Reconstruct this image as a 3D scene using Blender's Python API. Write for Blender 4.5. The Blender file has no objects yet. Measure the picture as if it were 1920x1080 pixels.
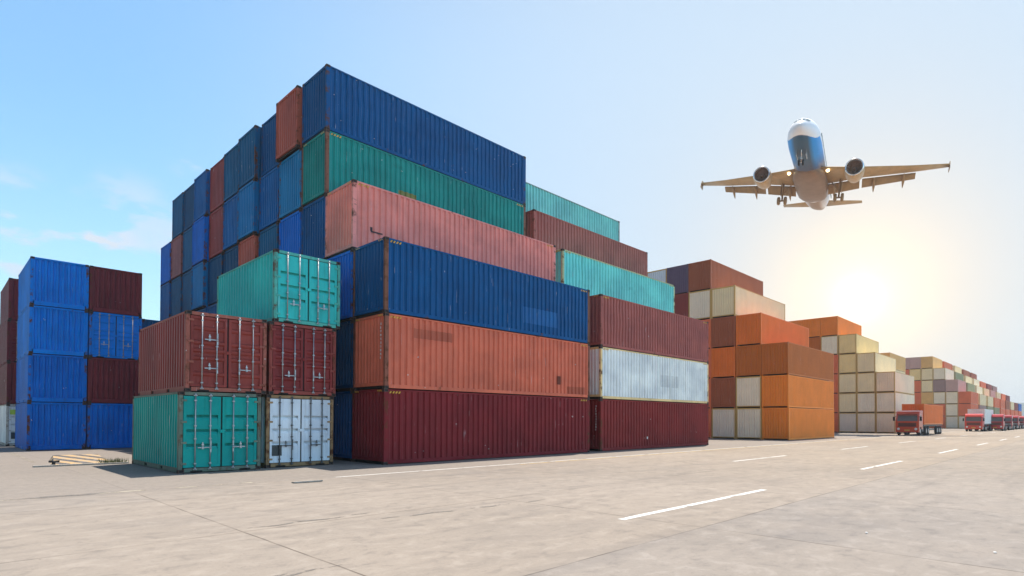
import bpy, bmesh, math, random
from mathutils import Vector, Matrix
R = math.radians
scene = bpy.context.scene
COL = scene.collection
random.seed(7)

# ------------------------------------------------------------------ camera
YAW, PITCH, ROLL, CAM_H, F_PX = 0.7394, 0.0139, 0.0033, 1.7278, 1086.05
cam_d = bpy.data.cameras.new("camera")
cam = bpy.data.objects.new("camera", cam_d); COL.objects.link(cam); scene.camera = cam
cam_d.sensor_width = 36.0
cam_d.lens = 36.0 * F_PX / 1920
cam_d.shift_x = (960 - 1052.71) / 1920
cam_d.shift_y = (772.29 - 540) / 1920
cam_d.clip_start, cam_d.clip_end = 0.1, 20000
F0 = Vector((math.cos(YAW), math.sin(YAW), 0)); R0 = Vector((math.sin(YAW), -math.cos(YAW), 0)); Z0 = Vector((0, 0, 1))
F1 = F0 * math.cos(PITCH) + Z0 * math.sin(PITCH); U1 = -F0 * math.sin(PITCH) + Z0 * math.cos(PITCH)
R2 = R0 * math.cos(ROLL) + U1 * math.sin(ROLL); U2 = -R0 * math.sin(ROLL) + U1 * math.cos(ROLL)
m = Matrix.Identity(4)
for i in range(3):
    m[i][0], m[i][1], m[i][2] = R2[i], U2[i], -F1[i]
m[2][3] = CAM_H
cam.matrix_world = m

# ------------------------------------------------------------------ sun and sky
SUN_DIR = Vector((0.29, 0.12, 1.0)).normalized()
SUN_EL = math.asin(SUN_DIR.z); SUN_ROT = math.atan2(SUN_DIR.x, SUN_DIR.y)
sun_d = bpy.data.lights.new("sun", 'SUN'); sun = bpy.data.objects.new("sun", sun_d); COL.objects.link(sun)
sun_d.energy = 4.3; sun_d.angle = R(0.5); sun_d.color = (1.0, 0.94, 0.86)
sun.rotation_euler = SUN_DIR.to_track_quat('Z', 'Y').to_euler()
sun.location = (0, 0, 60)
scene.view_settings.view_transform = 'Standard'; scene.view_settings.look = 'None'
scene.view_settings.exposure = 0.62; scene.view_settings.gamma = 1.0

world = bpy.data.worlds.new("World"); scene.world = world; world.use_nodes = True
wt = world.node_tree; wt.nodes.clear()
def wn(t, **k):
    n = wt.nodes.new(t)
    for a, v in k.items():
        if a.startswith('i_'): n.inputs[a[2:].replace('_', ' ')].default_value = v
        else: setattr(n, a, v)
    return n
def wl(a, b): wt.links.new(a, b)
out = wn('ShaderNodeOutputWorld'); bg = wn('ShaderNodeBackground'); bg.inputs['Strength'].default_value = 0.078
wl(bg.outputs[0], out.inputs[0])
sky = wn('ShaderNodeTexSky', sky_type='NISHITA', sun_disc=False)
sky.sun_elevation = SUN_EL; sky.sun_rotation = SUN_ROT; sky.altitude = 0; sky.air_density = 1.0; sky.dust_density = 0.6; sky.ozone_density = 2.0
tc = wn('ShaderNodeTexCoord')
nrm = wn('ShaderNodeVectorMath', operation='NORMALIZE'); wl(tc.outputs['Generated'], nrm.inputs[0])
def wmath(op, a, b=None, clamp=False):
    n = wn('ShaderNodeMath', operation=op); n.use_clamp = clamp
    for i, v in enumerate((a, b)):
        if v is None: continue
        if isinstance(v, (int, float)): n.inputs[i].default_value = v
        else: wl(v, n.inputs[i])
    return n.outputs[0]
def wdot(vec):
    n = wn('ShaderNodeVectorMath', operation='DOT_PRODUCT'); wl(nrm.outputs[0], n.inputs[0]); n.inputs[1].default_value = vec
    return n.outputs['Value']
def wrange(v, a, b, c, d, smooth=True):
    n = wn('ShaderNodeMapRange'); n.interpolation_type = 'SMOOTHSTEP' if smooth else 'LINEAR'
    wl(v, n.inputs[0])
    for i, x in enumerate((a, b, c, d)): n.inputs[i + 1].default_value = x
    return n.outputs[0]
def wmix(fac, a, b):
    n = wn('ShaderNodeMix', data_type='RGBA'); 
    if isinstance(fac, float): n.inputs[0].default_value = fac
    else: wl(fac, n.inputs[0])
    for i, v in ((6, a), (7, b)):
        if isinstance(v, tuple): n.inputs[i].default_value = v
        else: wl(v, n.inputs[i])
    return n.outputs[2]
GLOW = Vector((0.949, 0.257, 0.185)).normalized()
d_glow = wdot(GLOW)
sep = wn('ShaderNodeSeparateXYZ'); wl(nrm.outputs[0], sep.inputs[0])
gain = wn('ShaderNodeMix', data_type='RGBA', blend_type='MULTIPLY'); gain.inputs[0].default_value = 1.0
wl(sky.outputs[0], gain.inputs[6]); gain.inputs[7].default_value = (1.45, 1.9, 1.85, 1)
hi = wrange(sep.outputs['Z'], 0.50, 0.85, 0.0, 1.0)
c = wmix(hi, gain.outputs[2], sky.outputs[0])
# summer haze: pale veil towards the low glow and towards the horizon
veil = wrange(d_glow, 0.42, 1.10, 0.0, 0.97)
c = wmix(veil, c, (5.7, 6.7, 7.6, 1))
hor = wrange(sep.outputs['Z'], 0.0, 0.40, 0.25, 0.0)
c = wmix(hor, c, (6.2, 7.0, 7.8, 1))
def wadd(fac, a, col):
    n = wn('ShaderNodeMix', data_type='RGBA', blend_type='ADD'); wl(fac, n.inputs[0]); wl(a, n.inputs[6]); n.inputs[7].default_value = col
    return n.outputs[2]
dg = wmath('MAXIMUM', d_glow, 0.0)
c = wmix(wmath('MULTIPLY', wmath('POWER', dg, 36.0), 0.70), c, (8.7, 7.3, 5.7, 1))
c = wadd(wmath('POWER', dg, 110.0), c, (2.6, 1.6, 0.3, 1))
c = wadd(wmath('POWER', dg, 500.0), c, (3.0, 2.6, 1.6, 1))
c = wadd(wmath('POWER', dg, 3500.0), c, (8.0, 7.0, 5.0, 1))
# out-of-view sky shaped for rib contrast: dimmed leftwards, fill added behind the camera's right
side = wmath('MULTIPLY', wrange(sep.outputs['X'], -0.75, 0.0, 0.40, 1.0), wrange(sep.outputs['Y'], -0.8, 0.1, 1.85, 1.0))
sm = wn('ShaderNodeVectorMath', operation='SCALE'); wl(c, sm.inputs[0]); wl(side, sm.inputs['Scale']); c = sm.outputs[0]
# thin clouds low on the left
nz = wn('ShaderNodeTexNoise'); nz.inputs['Scale'].default_value = 13.0; nz.inputs['Detail'].default_value = 7.0; nz.inputs['Roughness'].default_value = 0.55
mp = wn('ShaderNodeMapping'); mp.inputs['Scale'].default_value = (1.0, 1.0, 2.2); wl(nrm.outputs[0], mp.inputs[0]); wl(mp.outputs[0], nz.inputs['Vector'])
def puff(vec, a, b, k):
    msk = wrange(wdot(Vector(vec).normalized()), a, b, 0.0, 1.0)
    return wmath('MULTIPLY', msk, k)
tot = puff((0.060, 0.967, 0.232), 0.9962, 0.9997, 0.6)
for v, a, b, k in (((0.175, 0.952, 0.245), 0.9955, 0.9997, 0.6), ((0.245, 0.90, 0.362), 0.9990, 0.9999, 0.5), ((0.12, 0.965, 0.215), 0.9962, 0.9996, 0.5), ((0.27, 0.94, 0.235), 0.998, 0.9999, 0.35)):
    tot = wmath('ADD', tot, puff(v, a, b, k))
cl = wmath('MULTIPLY', wrange(nz.outputs['Fac'], 0.46, 0.62, 0.0, 1.0), tot, clamp=True)
c = wmix(cl, c, (6.2, 7.0, 8.0, 1))
wl(c, bg.inputs['Color'])

# ------------------------------------------------------------------ helpers
def lin(*rgb):
    o = []
    for v in rgb:
        v /= 255.0
        o.append(v / 12.92 if v <= 0.04045 else ((v + 0.055) / 1.055) ** 2.4)
    return tuple(o)
def paint(*rgb):
    c = lin(*rgb); k = min(2.1, 0.86 / max(c)); warm = c[0] > c[2]; sat = min(c) < 0.3 * max(c)
    if not warm and sat and c[2] > 1.25 * c[1]: return (c[0] * k * 0.3, c[1] * k * 1.08, c[2] * k * 0.92)
    return (c[0] * k, c[1] * k * (0.95 if warm else 1.0), c[2] * k * (0.84 if warm else 1.0))

class MB:
    def __init__(s): s.v = []; s.f = []; s.m = []; s.sm = []
    def add(s, vs, fs, mi=0, smooth=False):
        b = len(s.v); s.v += [tuple(x) for x in vs]
        for f in fs: s.f.append([b + i for i in f]); s.m.append(mi); s.sm.append(smooth)
    def box(s, x0, y0, z0, x1, y1, z1, mi=0):
        vs = [(x0, y0, z0), (x1, y0, z0), (x1, y1, z0), (x0, y1, z0), (x0, y0, z1), (x1, y0, z1), (x1, y1, z1), (x0, y1, z1)]
        s.add(vs, [(0, 3, 2, 1), (4, 5, 6, 7), (0, 1, 5, 4), (1, 2, 6, 5), (2, 3, 7, 6), (3, 0, 4, 7)], mi)
    def hexa(s, b, t, mi=0):
        s.add(list(b) + list(t), [(3, 2, 1, 0), (4, 5, 6, 7), (0, 1, 5, 4), (1, 2, 6, 5), (2, 3, 7, 6), (3, 0, 4, 7)], mi)
    def rings(s, rs, mi=0, smooth=True, cap0=True, cap1=True):
        n = len(rs[0]); b = len(s.v)
        for r in rs: s.v += [tuple(p) for p in r]
        for i in range(len(rs) - 1):
            for j in range(n):
                k = (j + 1) % n
                s.f.append([b + i * n + j, b + i * n + k, b + (i + 1) * n + k, b + (i + 1) * n + j]); s.m.append(mi); s.sm.append(smooth)
        if cap0: s.f.append([b + j for j in range(n)][::-1]); s.m.append(mi); s.sm.append(False)
        if cap1: s.f.append([b + (len(rs) - 1) * n + j for j in range(n)]); s.m.append(mi); s.sm.append(False)
    def tube(s, p, q, r, r2=None, n=10, mi=0):
        p, q = Vector(p), Vector(q); d = (q - p).normalized(); r2 = r if r2 is None else r2
        a = d.orthogonal().normalized(); b2 = d.cross(a)
        f = lambda c, rr: [c + (a * math.cos(t) + b2 * math.sin(t)) * rr for t in [2 * math.pi * i / n for i in range(n)]]
        s.rings([f(p, r), f(q, r2)], mi)
    def lathe(s, prof, axis='x', n=24, mi=0, cap0=True, cap1=True, off=(0, 0, 0)):
        rs = []
        for (a, r) in prof:
            ring = []
            for i in range(n):
                t = 2 * math.pi * i / n; u, w = math.cos(t) * r, math.sin(t) * r
                p = {'x': (a, u, w), 'y': (u, a, w), 'z': (u, w, a)}[axis]
                ring.append((p[0] + off[0], p[1] + off[1], p[2] + off[2]))
            rs.append(ring)
        s.rings(rs, mi, True, cap0, cap1)
    def mesh(s, name, mats):
        me = bpy.data.meshes.new(name); me.from_pydata(s.v, [], s.f)
        for mt in mats: me.materials.append(mt)
        me.polygons.foreach_set('material_index', s.m); me.polygons.foreach_set('use_smooth', s.sm)
        bm = bmesh.new(); bm.from_mesh(me); bmesh.ops.recalc_face_normals(bm, faces=bm.faces); bm.to_mesh(me); bm.free()
        me.update(); return me

def obj(name, me, parent=None, color=None, loc=None):
    o = bpy.data.objects.new(name, me); COL.objects.link(o)
    if parent is not None: o.parent = parent
    if color is not None: o.color = (*color[:3], 1)
    if loc is not None: o.location = loc
    return o
def tag(o, label, cat, group=None):
    o['label'] = label; o['category'] = cat
    if group: o['group'] = group
    return o
def thing(name, label, cat, loc=(0, 0, 0), rz=0.0, group=None):
    o = bpy.data.objects.new(name, None); COL.objects.link(o); o.location = loc; o.rotation_euler = (0, 0, rz)
    o.empty_display_size = 0.3
    return tag(o, label, cat, group)

# ------------------------------------------------------------------ materials
def mat(name):
    mt = bpy.data.materials.new(name); mt.use_nodes = True
    return mt, mt.node_tree, mt.node_tree.nodes['Principled BSDF']
class NT:
    def __init__(s, nt): s.nt = nt
    def n(s, t, **k):
        n = s.nt.nodes.new(t)
        for a, v in k.items(): setattr(n, a, v)
        return n
    def l(s, a, b): s.nt.links.new(a, b)
    def noise(s, vec, scale, detail=3, rough=0.5, dist=0.0):
        n = s.n('ShaderNodeTexNoise'); n.inputs['Scale'].default_value = scale; n.inputs['Detail'].default_value = detail
        n.inputs['Roughness'].default_value = rough; n.inputs['Distortion'].default_value = dist
        if vec is not None: s.l(vec, n.inputs['Vector'])
        return n.outputs['Fac']
    def mapping(s, vec, scale=(1, 1, 1), loc=(0, 0, 0), rot=(0, 0, 0)):
        n = s.n('ShaderNodeMapping'); n.inputs['Scale'].default_value = scale; n.inputs['Location'].default_value = loc; n.inputs['Rotation'].default_value = rot
        s.l(vec, n.inputs[0]); return n.outputs[0]
    def rng(s, v, a, b, c=0.0, d=1.0):
        n = s.n('ShaderNodeMapRange'); s.l(v, n.inputs[0])
        for i, x in enumerate((a, b, c, d)): n.inputs[i + 1].default_value = x
        return n.outputs[0]
    def math(s, op, a, b=None):
        n = s.n('ShaderNodeMath', operation=op)
        for i, v in enumerate((a, b)):
            if v is None: continue
            if isinstance(v, (int, float)): n.inputs[i].default_value = v
            else: s.l(v, n.inputs[i])
        return n.outputs[0]
    def mix(s, fac, a, b, bt='MIX'):
        n = s.n('ShaderNodeMix', data_type='RGBA', blend_type=bt)
        if isinstance(fac, (int, float)): n.inputs[0].default_value = fac
        else: s.l(fac, n.inputs[0])
        for i, v in ((6, a), (7, b)):
            if isinstance(v, tuple): n.inputs[i].default_value = (*v[:3], 1)
            else: s.l(v, n.inputs[i])
        return n.outputs[2]
    def bump(s, h, strength, dist, bsdf):
        n = s.n('ShaderNodeBump'); n.inputs['Strength'].default_value = strength; n.inputs['Distance'].default_value = dist
        s.l(h, n.inputs['Height']); s.l(n.outputs[0], bsdf.inputs['Normal'])

def container_paint(name, rust_lo, rust_hi, rough=0.42, dirt=1.0):
    """weathered enamel: the object's own colour, chalky fading, run-down grime, chips and rust"""
    mt, nt, b = mat(name); g = NT(nt)
    oi = g.n('ShaderNodeObjectInfo'); t = g.n('ShaderNodeTexCoord')
    off = g.n('ShaderNodeVectorMath', operation='SCALE'); off.inputs[0].default_value = (37.0, 11.0, 23.0); g.l(oi.outputs['Random'], off.inputs['Scale'])
    ad = g.n('ShaderNodeVectorMath', operation='ADD'); g.l(t.outputs['Object'], ad.inputs[0]); g.l(off.outputs[0], ad.inputs[1])
    v = ad.outputs[0]; base = oi.outputs['Color']
    n1 = g.noise(v, 0.6, 4, 0.6)
    d1, d2 = 1 - 0.18 * dirt, 1 + 0.15 * dirt
    c = g.mix(g.rng(n1, 0.35, 0.70), g.mix(1.0, base, (d1, d1, d1 + .02 * dirt), 'MULTIPLY'), g.mix(1.0, base, (d2, d2 - .02 * dirt, d2 - .05 * dirt), 'MULTIPLY'))   # uneven fading
    st = g.noise(g.mapping(v, (7, 7, 0.35)), 1.0, 4, 0.6)
    c = g.mix(g.rng(st, 0.52, 0.78, 0.0, 0.8 * dirt), c, g.mix(1.0, c, (0.68, 0.64, 0.60), 'MULTIPLY'))                 # grime runs
    patch = g.noise(g.mapping(v, (0.55, 0.55, 0.9)), 1.0, 5, 0.65)
    c = g.mix(g.rng(patch, 0.62, 0.76, 0.0, 0.7 * dirt), c, g.mix(1.0, c, (0.70, 0.69, 0.68), 'MULTIPLY'))               # dirty patches
    sc = g.noise(g.mapping(v, (22, 22, 1.1)), 1.0, 2, 0.5)
    ms = g.noise(v, 0.9, 2)
    c = g.mix(g.math('MULTIPLY', g.rng(sc, 0.70, 0.74), g.rng(ms, 0.52, 0.62)), c, g.mix(0.55, c, (0.6, 0.6, 0.6)))  # scratches
    sp = g.noise(v, 5.5, 2, 0.6)
    c = g.mix(g.rng(sp, 0.755, 0.78), c, (0.62, 0.62, 0.60))                                             # bare chips
    r = g.noise(v, 2.6, 6, 0.7)
    c = g.mix(g.rng(r, rust_lo, rust_hi), c, g.mix(g.noise(v, 14, 3), (0.05, 0.016, 0.008), (0.17, 0.065, 0.025)))
    g.l(c, b.inputs['Base Color']); b.inputs['Roughness'].default_value = rough
    b.inputs['Specular IOR Level'].default_value = 0.12
    hb = g.noise(v, 3.0, 3, 0.5)
    g.bump(hb, 0.25, 0.02, b)
    return mt
M_PANEL = container_paint('weathered_container_paint', 0.70, 0.80)
M_FRAME = container_paint('chipped_frame_paint', 0.60, 0.70, 0.6)
M_POST = container_paint('rust_worn_post_paint', 0.50, 0.62, 0.6)
M_PANEL_FAR = container_paint('container_paint_far', 0.80, 0.88, 0.45, 0.35)
M_DOOR = container_paint('door_paint', 0.72, 0.82)

def plain(name, col, rough=0.6, metal=0.0, var=0.25, scale=3.0, bump=0.0):
    mt, nt, b = mat(name); g = NT(nt); t = g.n('ShaderNodeTexCoord')
    n = g.noise(t.outputs['Object'], scale, 5, 0.6)
    c = g.mix(g.rng(n, 0.3, 0.7), tuple(x * (1 - var) for x in col), tuple(min(1, x * (1 + var)) for x in col))
    g.l(c, b.inputs['Base Color']); b.inputs['Roughness'].default_value = rough; b.inputs['Metallic'].default_value = metal
    if bump: g.bump(g.noise(t.outputs['Object'], scale * 4, 3), bump, 0.02, b)
    return mt
M_STEEL = plain('galvanised_steel', (0.36, 0.37, 0.38), 0.45, 0.6, 0.25, 6)
M_DARKSTEEL = plain('grimy_steel', (0.10, 0.10, 0.10), 0.6, 0.3, 0.4, 8)
M_RUBBER = plain('black_rubber', (0.012, 0.012, 0.013), 0.8)
M_RUST = plain('rusty_casting', (0.075, 0.042, 0.03), 0.8, 0.0, 0.5, 12, 0.3)
M_UNDER = plain('underfloor_and_recess_shade', (0.012, 0.011, 0.010), 0.9)
M_YELLOW = plain('hazard_yellow', (0.60, 0.34, 0.03), 0.6)
M_BLACK = plain('flat_black', (0.01, 0.01, 0.011), 0.7)
M_PLATE = plain('dark_sticker', (0.02, 0.03, 0.035), 0.4)
M_PALE = plain('pale_sticker', (0.62, 0.68, 0.74), 0.4, 0, 0.1)
M_CODE = plain('white_stencil', (0.7, 0.7, 0.68), 0.6)
M_LIME = plain('lime_sticker', (0.35, 0.5, 0.05), 0.5)

# ------------------------------------------------------------------ containers
def corr(mb, origin, sdir, ndir, length, height, pitch, depth, nz, rnd, amp):
    """trapezoid-pressed sheet standing in the plane (sdir, Z), outer crests on the origin plane, valleys depth inside"""
    s, nrm_ = Vector(sdir), Vector(ndir); n = max(1, round((length - 0.10) / pitch)); p = (length - 0.10) / n
    prof = [(0.0, 0.0)]
    for i in range(n):
        a = 0.05 + i * p
        prof += [(a + 0.19 * p, 0.0), (a + 0.34 * p, -depth), (a + 0.66 * p, -depth), (a + 0.81 * p, 0.0)]
    prof.append((length, 0.0))
    bend = [[rnd.gauss(0, 1) for _ in range(nz + 1)] for _ in range(n // 3 + 4)]
    def w(i, u):
        x = u / length * (len(bend) - 2); k = int(x); f = x - k
        return bend[k][i] * (1 - f) + bend[min(k + 1, len(bend) - 1)][i] * f
    vs = []
    for i in range(nz + 1):
        z = height * i / nz; edge = 0.0 if i in (0, nz) else 1.0
        for k, (a, d) in enumerate(prof):
            e = edge * (0.0 if k in (0, len(prof) - 1) else 1.0)
            vs.append(Vector(origin) + s * (a + e * amp * 0.6 * w(i, a)) + nrm_ * (d + e * amp * 0.5 * min(0.6, w(nz - i, a))) + Vector((0, 0, z)))
    m_ = len(prof)
    fs = [(i * m_ + k, i * m_ + k + 1, (i + 1) * m_ + k + 1, (i + 1) * m_ + k) for i in range(nz) for k in range(m_ - 1)]
    mb.add(vs, fs)

W = 2.438
DIM = {'40': (12.192, 2.896), '20': (6.058, 2.591), '40s': (12.192, 2.591)}
cache = {}
def get(key, fn):
    if key not in cache: cache[key] = fn()
    return cache[key]

def side_mesh(k, sgn, var):
    L, H = DIM[k]
    def f():
        mb = MB(); rnd = random.Random(len(k) * 7 + sgn * 3 + var * 31)
        corr(mb, (-L / 2 + 0.15, sgn * (W / 2 - 0.012), 0.168), (1, 0, 0), (0, sgn, 0), L - 0.30, H - 0.168 - 0.072, 0.278, 0.060, 7, rnd, (0.006, 0.014, 0.024)[var % 3])
        return mb.mesh('side_wall', [M_PANEL])
    return get(('side', k, sgn, var), f)
def end_mesh(k, sgn, var):
    L, H = DIM[k]
    def f():
        mb = MB(); rnd = random.Random(var * 17 + 5)
        corr(mb, (sgn * (L / 2 - 0.03), -W / 2 + 0.10, 0.25), (0, 1, 0), (sgn, 0, 0), W - 0.20, H - 0.25 - 0.11, 0.238, 0.066, 7, rnd, (0.006, 0.014, 0.02)[var % 3])
        return mb.mesh('end_wall', [M_PANEL])
    return get(('end', k, sgn, var), f)
def roof_mesh(k):
    L, H = DIM[k]
    def f():
        mb = MB(); n = int(L / 0.21); p = (L - 0.2) / n; z = H - 0.022; vs = []; fs = []
        for i in range(n * 2 + 1):
            x = -L / 2 + 0.1 + i * p / 2
            for y in (-W / 2 + 0.05, W / 2 - 0.05): vs.append((x, y, z - (0.02 if i % 2 else 0)))
        fs = [(2 * i, 2 * i + 2, 2 * i + 3, 2 * i + 1) for i in range(n * 2)]
        mb.add(vs, fs); return mb.mesh('roof', [M_PANEL])
    return get(('roof', k), f)
def frame_mesh(k, doors):
    L, H = DIM[k]
    def f():
        mb = MB(); a, w2 = L / 2, W / 2; ct = 0.118
        for sy in (-1, 1):
            y0, y1 = sorted((sy * (w2 - 0.006), sy * (w2 - 0.066)))
            mb.box(-a + 0.178, y0, H - 0.080, a - 0.178, y1, H - 0.018)
            # bottom side rail, broken by fork pockets on short boxes
            y0, y1 = sorted((sy * (w2 - 0.010), sy * (w2 - 0.055)))
            if L < 7:
                xs = [-a + 0.178, -1.20, -0.84, 0.84, 1.20, a - 0.178]
                for i in (0, 2, 4): mb.box(xs[i], y0, 0.018, xs[i + 1], y1, 0.175)
                for x in (-1.02, 1.02):
                    mb.box(x - 0.18, y0, 0.142, x + 0.18, y1, 0.175); mb.box(x - 0.18, y0, 0.018, x + 0.18, y1, 0.034)
                    yy = sorted((sy * (w2 - 0.05), sy * (w2 - 0.30))); mb.box(x - 0.178, yy[0], 0.036, x + 0.178, yy[1], 0.14, 1)  # black block stands in for the shade inside the pocket
            else:
                mb.box(-a + 0.178, y0, 0.03, a - 0.178, y1, 0.172)
                yy = sorted((sy * (w2 - 0.004), sy * (w2 - 0.03))); mb.box(-a + 0.19, yy[0], 0.03, a - 0.19, yy[1], 0.055)
        for sx in (-1, 1):
            x0, x1 = sorted((sx * (a - 0.008), sx * (a - 0.10)))
            mb.box(x0, -w2 + 0.162, H - 0.115, x1, w2 - 0.162, H - 0.012)
            if doors and sx < 0:
                mb.box(x0, -w2 + 0.162, 0.03, x1, w2 - 0.162, 0.155)
                for y in (-0.72, 0.72): mb.box(x0 - 0.003, y - 0.17, 0.02, x0 + 0.03, y + 0.17, 0.075, 1)
            elif L > 7:
                mb.box(x0, -w2 + 0.105, 0.128, x1, w2 - 0.105, 0.252)
                mb.box(*( (x1 - 0.02, -w2 + 0.17, 0.02, x1, w2 - 0.17, 0.127) if sx < 0 else (x0, -w2 + 0.17, 0.02, x0 + 0.02, w2 - 0.17, 0.127)), 1)  # black plate paints the shade in the gap under the sill
            else:
                mb.box(x0, -w2 + 0.162, 0.03, x1, w2 - 0.162, 0.252)
        mb.box(-a + 0.12, -w2 + 0.06, 0.10, a - 0.12, w2 - 0.06, 0.13, 1)
        return mb.mesh('frame', [M_FRAME, M_UNDER])
    return get(('frame', k, doors), f)
def post_mesh(k):
    H = DIM[k][1]
    def f():
        mb = MB(); mb.box(-0.0775, -0.0525, 0.118, 0.0775, 0.0525, H - 0.118)
        mb.box(-0.072, -0.0555, 0.2, 0.03, -0.0525, H - 0.2); mb.box(-0.072, 0.0525, 0.2, 0.03, 0.0555, H - 0.2)
        return mb.mesh('corner_post', [M_POST])
    return get(('post', k), f)
def code_mesh(n):
    def f():
        mb = MB(); rnd = random.Random(n)
        for i in range(n):
            z = -i * 0.145
            for q in range(3):
                if rnd.random() < .8: mb.box(-.004, -.045 + q * .03, z + rnd.uniform(0, .03), .001, -.045 + q * .03 + .02, z + .10)
        return mb.mesh('code_marking', [M_CODE])
    return get(('code', n), f)
def casting_mesh():
    def f():
        bm = bmesh.new(); bmesh.ops.create_cube(bm, size=1.0, matrix=Matrix.Diagonal((0.178, 0.162, 0.118, 1)))
        faces = list(bm.faces)
        for fc in faces:
            r = bmesh.ops.inset_individual(bm, faces=[fc], thickness=0.034, depth=0.0)
            r2 = bmesh.ops.inset_individual(bm, faces=[fc], thickness=0.004, depth=-0.028)
            fc.material_index = 1  # hole floor coloured black for the shade inside
        me = bpy.data.meshes.new('corner_casting'); bm.to_mesh(me); bm.free()
        me.materials.append(M_RUST); me.materials.append(M_BLACK); return me
    return get('casting', f)
def hazard_mesh(k):
    L, H = DIM[k]
    def f():
        mb = MB(); a, w2 = L / 2, W / 2
        for x in (-a + 0.22, a - 0.72):
            for i in range(4):
                x0 = x + i * 0.13; y = -w2 + 0.002; s = 0.05
                mb.hexa([(x0, y, H - 0.17), (x0 + 0.06, y, H - 0.17), (x0 + 0.06, y + 0.012, H - 0.17), (x0, y + 0.012, H - 0.17)],
                        [(x0 + s, y, H - 0.09), (x0 + s + 0.06, y, H - 0.09), (x0 + s + 0.06, y + 0.012, H - 0.09), (x0 + s, y + 0.012, H - 0.09)])
        for y0 in (-w2 + 0.2, w2 - 0.5):
            for i in range(3):
                yy = y0 + i * 0.11; x = -a + 0.001
                mb.hexa([(x, yy, H - 0.10), (x + 0.01, yy, H - 0.10), (x + 0.01, yy + 0.05, H - 0.10), (x, yy + 0.05, H - 0.10)],
                        [(x, yy + 0.04, H - 0.035), (x + 0.01, yy + 0.04, H - 0.035), (x + 0.01, yy + 0.09, H - 0.035), (x, yy + 0.09, H - 0.035)])
        return mb.mesh('hazard_stripes', [M_YELLOW])
    return get(('haz', k), f)
def far_body_mesh(k):
    L, H = DIM[k]
    def f():
        mb = MB(); rnd = random.Random(3)
        for sy in (-1, 1): corr(mb, (-L / 2 + 0.12, sy * (W / 2 - 0.012), 0.15), (1, 0, 0), (0, sy, 0), L - 0.24, H - 0.22, 0.278, 0.048, 2, rnd, 0.008)
        for sx in (-1, 1): corr(mb, (sx * (L / 2 - 0.03), -W / 2 + 0.10, 0.15), (0, 1, 0), (sx, 0, 0), W - 0.20, H - 0.26, 0.238, 0.055, 2, rnd, 0.008)
        mb.box(-L / 2 + 0.05, -W / 2 + 0.05, H - 0.06, L / 2 - 0.05, W / 2 - 0.05, H - 0.03)
        return mb.mesh('body', [M_PANEL_FAR])
    return get(('far', k), f)
def far_frame_mesh(k):
    L, H = DIM[k]
    def f():
        mb = MB(); a, w2 = L / 2, W / 2
        for sx in (-1, 1):
            for sy in (-1, 1):
                x0, x1 = sorted((sx * a, sx * (a - 0.16))); y0, y1 = sorted((sy * w2, sy * (w2 - 0.11)))
                mb.box(x0, y0, 0.0, x1, y1, H - 0.002)
        for sy in (-1, 1):
            y0, y1 = sorted((sy * (w2 - 0.005), sy * (w2 - 0.06)))
            mb.box(-a + 0.16, y0, H - 0.085, a - 0.16, y1, H - 0.02); mb.box(-a + 0.16, y0, 0.03, a - 0.16, y1, 0.155)
        for sx in (-1, 1):
            x0, x1 = sorted((sx * (a - 0.008), sx * (a - 0.09)))
            mb.box(x0, -w2 + 0.11, H - 0.115, x1, w2 - 0.11, H - 0.015); mb.box(x0, -w2 + 0.11, 0.12, x1, w2 - 0.11, 0.19)
        mb.box(-a + 0.1, -w2 + 0.06, 0.09, a - 0.1, w2 - 0.06, 0.12, 1)
        return mb.mesh('frame', [M_PANEL_FAR, M_UNDER])
    return get(('farframe', k), f)

# --- doors (local -x end); leaves split at y = 0, each leaf > rods, handles, hinges
def leaf_mesh(H, sgn, style):
    def f():
        mb = MB(); xo = -0.012; z0, z1 = 0.175, H - 0.14; ya, yb = 0.026, W / 2 - 0.13
        def bx(y0, za, y1, zb, xd=0.0, t=0.045):
            p, q = sorted((sgn * y0, sgn * y1)); mb.box(xo + xd, p, za, xo + xd + t, q, zb)
        fr = 0.085
        bx(ya, z0, yb, z0 + fr); bx(ya, z1 - fr, yb, z1); bx(ya, z0 + fr, ya + fr, z1 - fr); bx(yb - fr, z0 + fr, yb, z1 - fr)
        y0, y1 = ya + fr, yb - fr; za, zb = z0 + fr, z1 - fr; h = zb - za
        prof = [(za, 0.010)]
        if style == 'steps':                       # flat sheet with three pressed-in steps
            for k in (0.30, 0.52, 0.74):
                zc = za + h * k; prof += [(zc - 0.14, 0.010), (zc - 0.05, 0.040), (zc - 0.046, 0.125), (zc + 0.030, 0.125), (zc + 0.034, 0.002)]
        else:                                      # broad rounded ribs
            for k in (0.16, 0.40, 0.52, 0.64, 0.86):
                zc = za + h * k; prof += [(zc - 0.085, 0.046), (zc - 0.04, 0.000), (zc + 0.03, -0.004), (zc + 0.075, 0.046)]
            prof = [(za, 0.046)] + prof[1:]
        prof.append((zb, prof[-1][1]))
        vs = []
        for (z, d) in prof:
            for y in (y0, y1): vs.append((xo + d, sgn * y, z))
        mb.add(vs, [(2 * i, 2 * i + 1, 2 * i + 3, 2 * i + 2) for i in range(len(prof) - 1)])
        mb.box(xo + 0.130, min(sgn * ya, sgn * yb), z0, xo + 0.134, max(sgn * ya, sgn * yb), z1)
        return mb.mesh('door', [M_DOOR])
    return get(('leaf', H, sgn, style), f)
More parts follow.
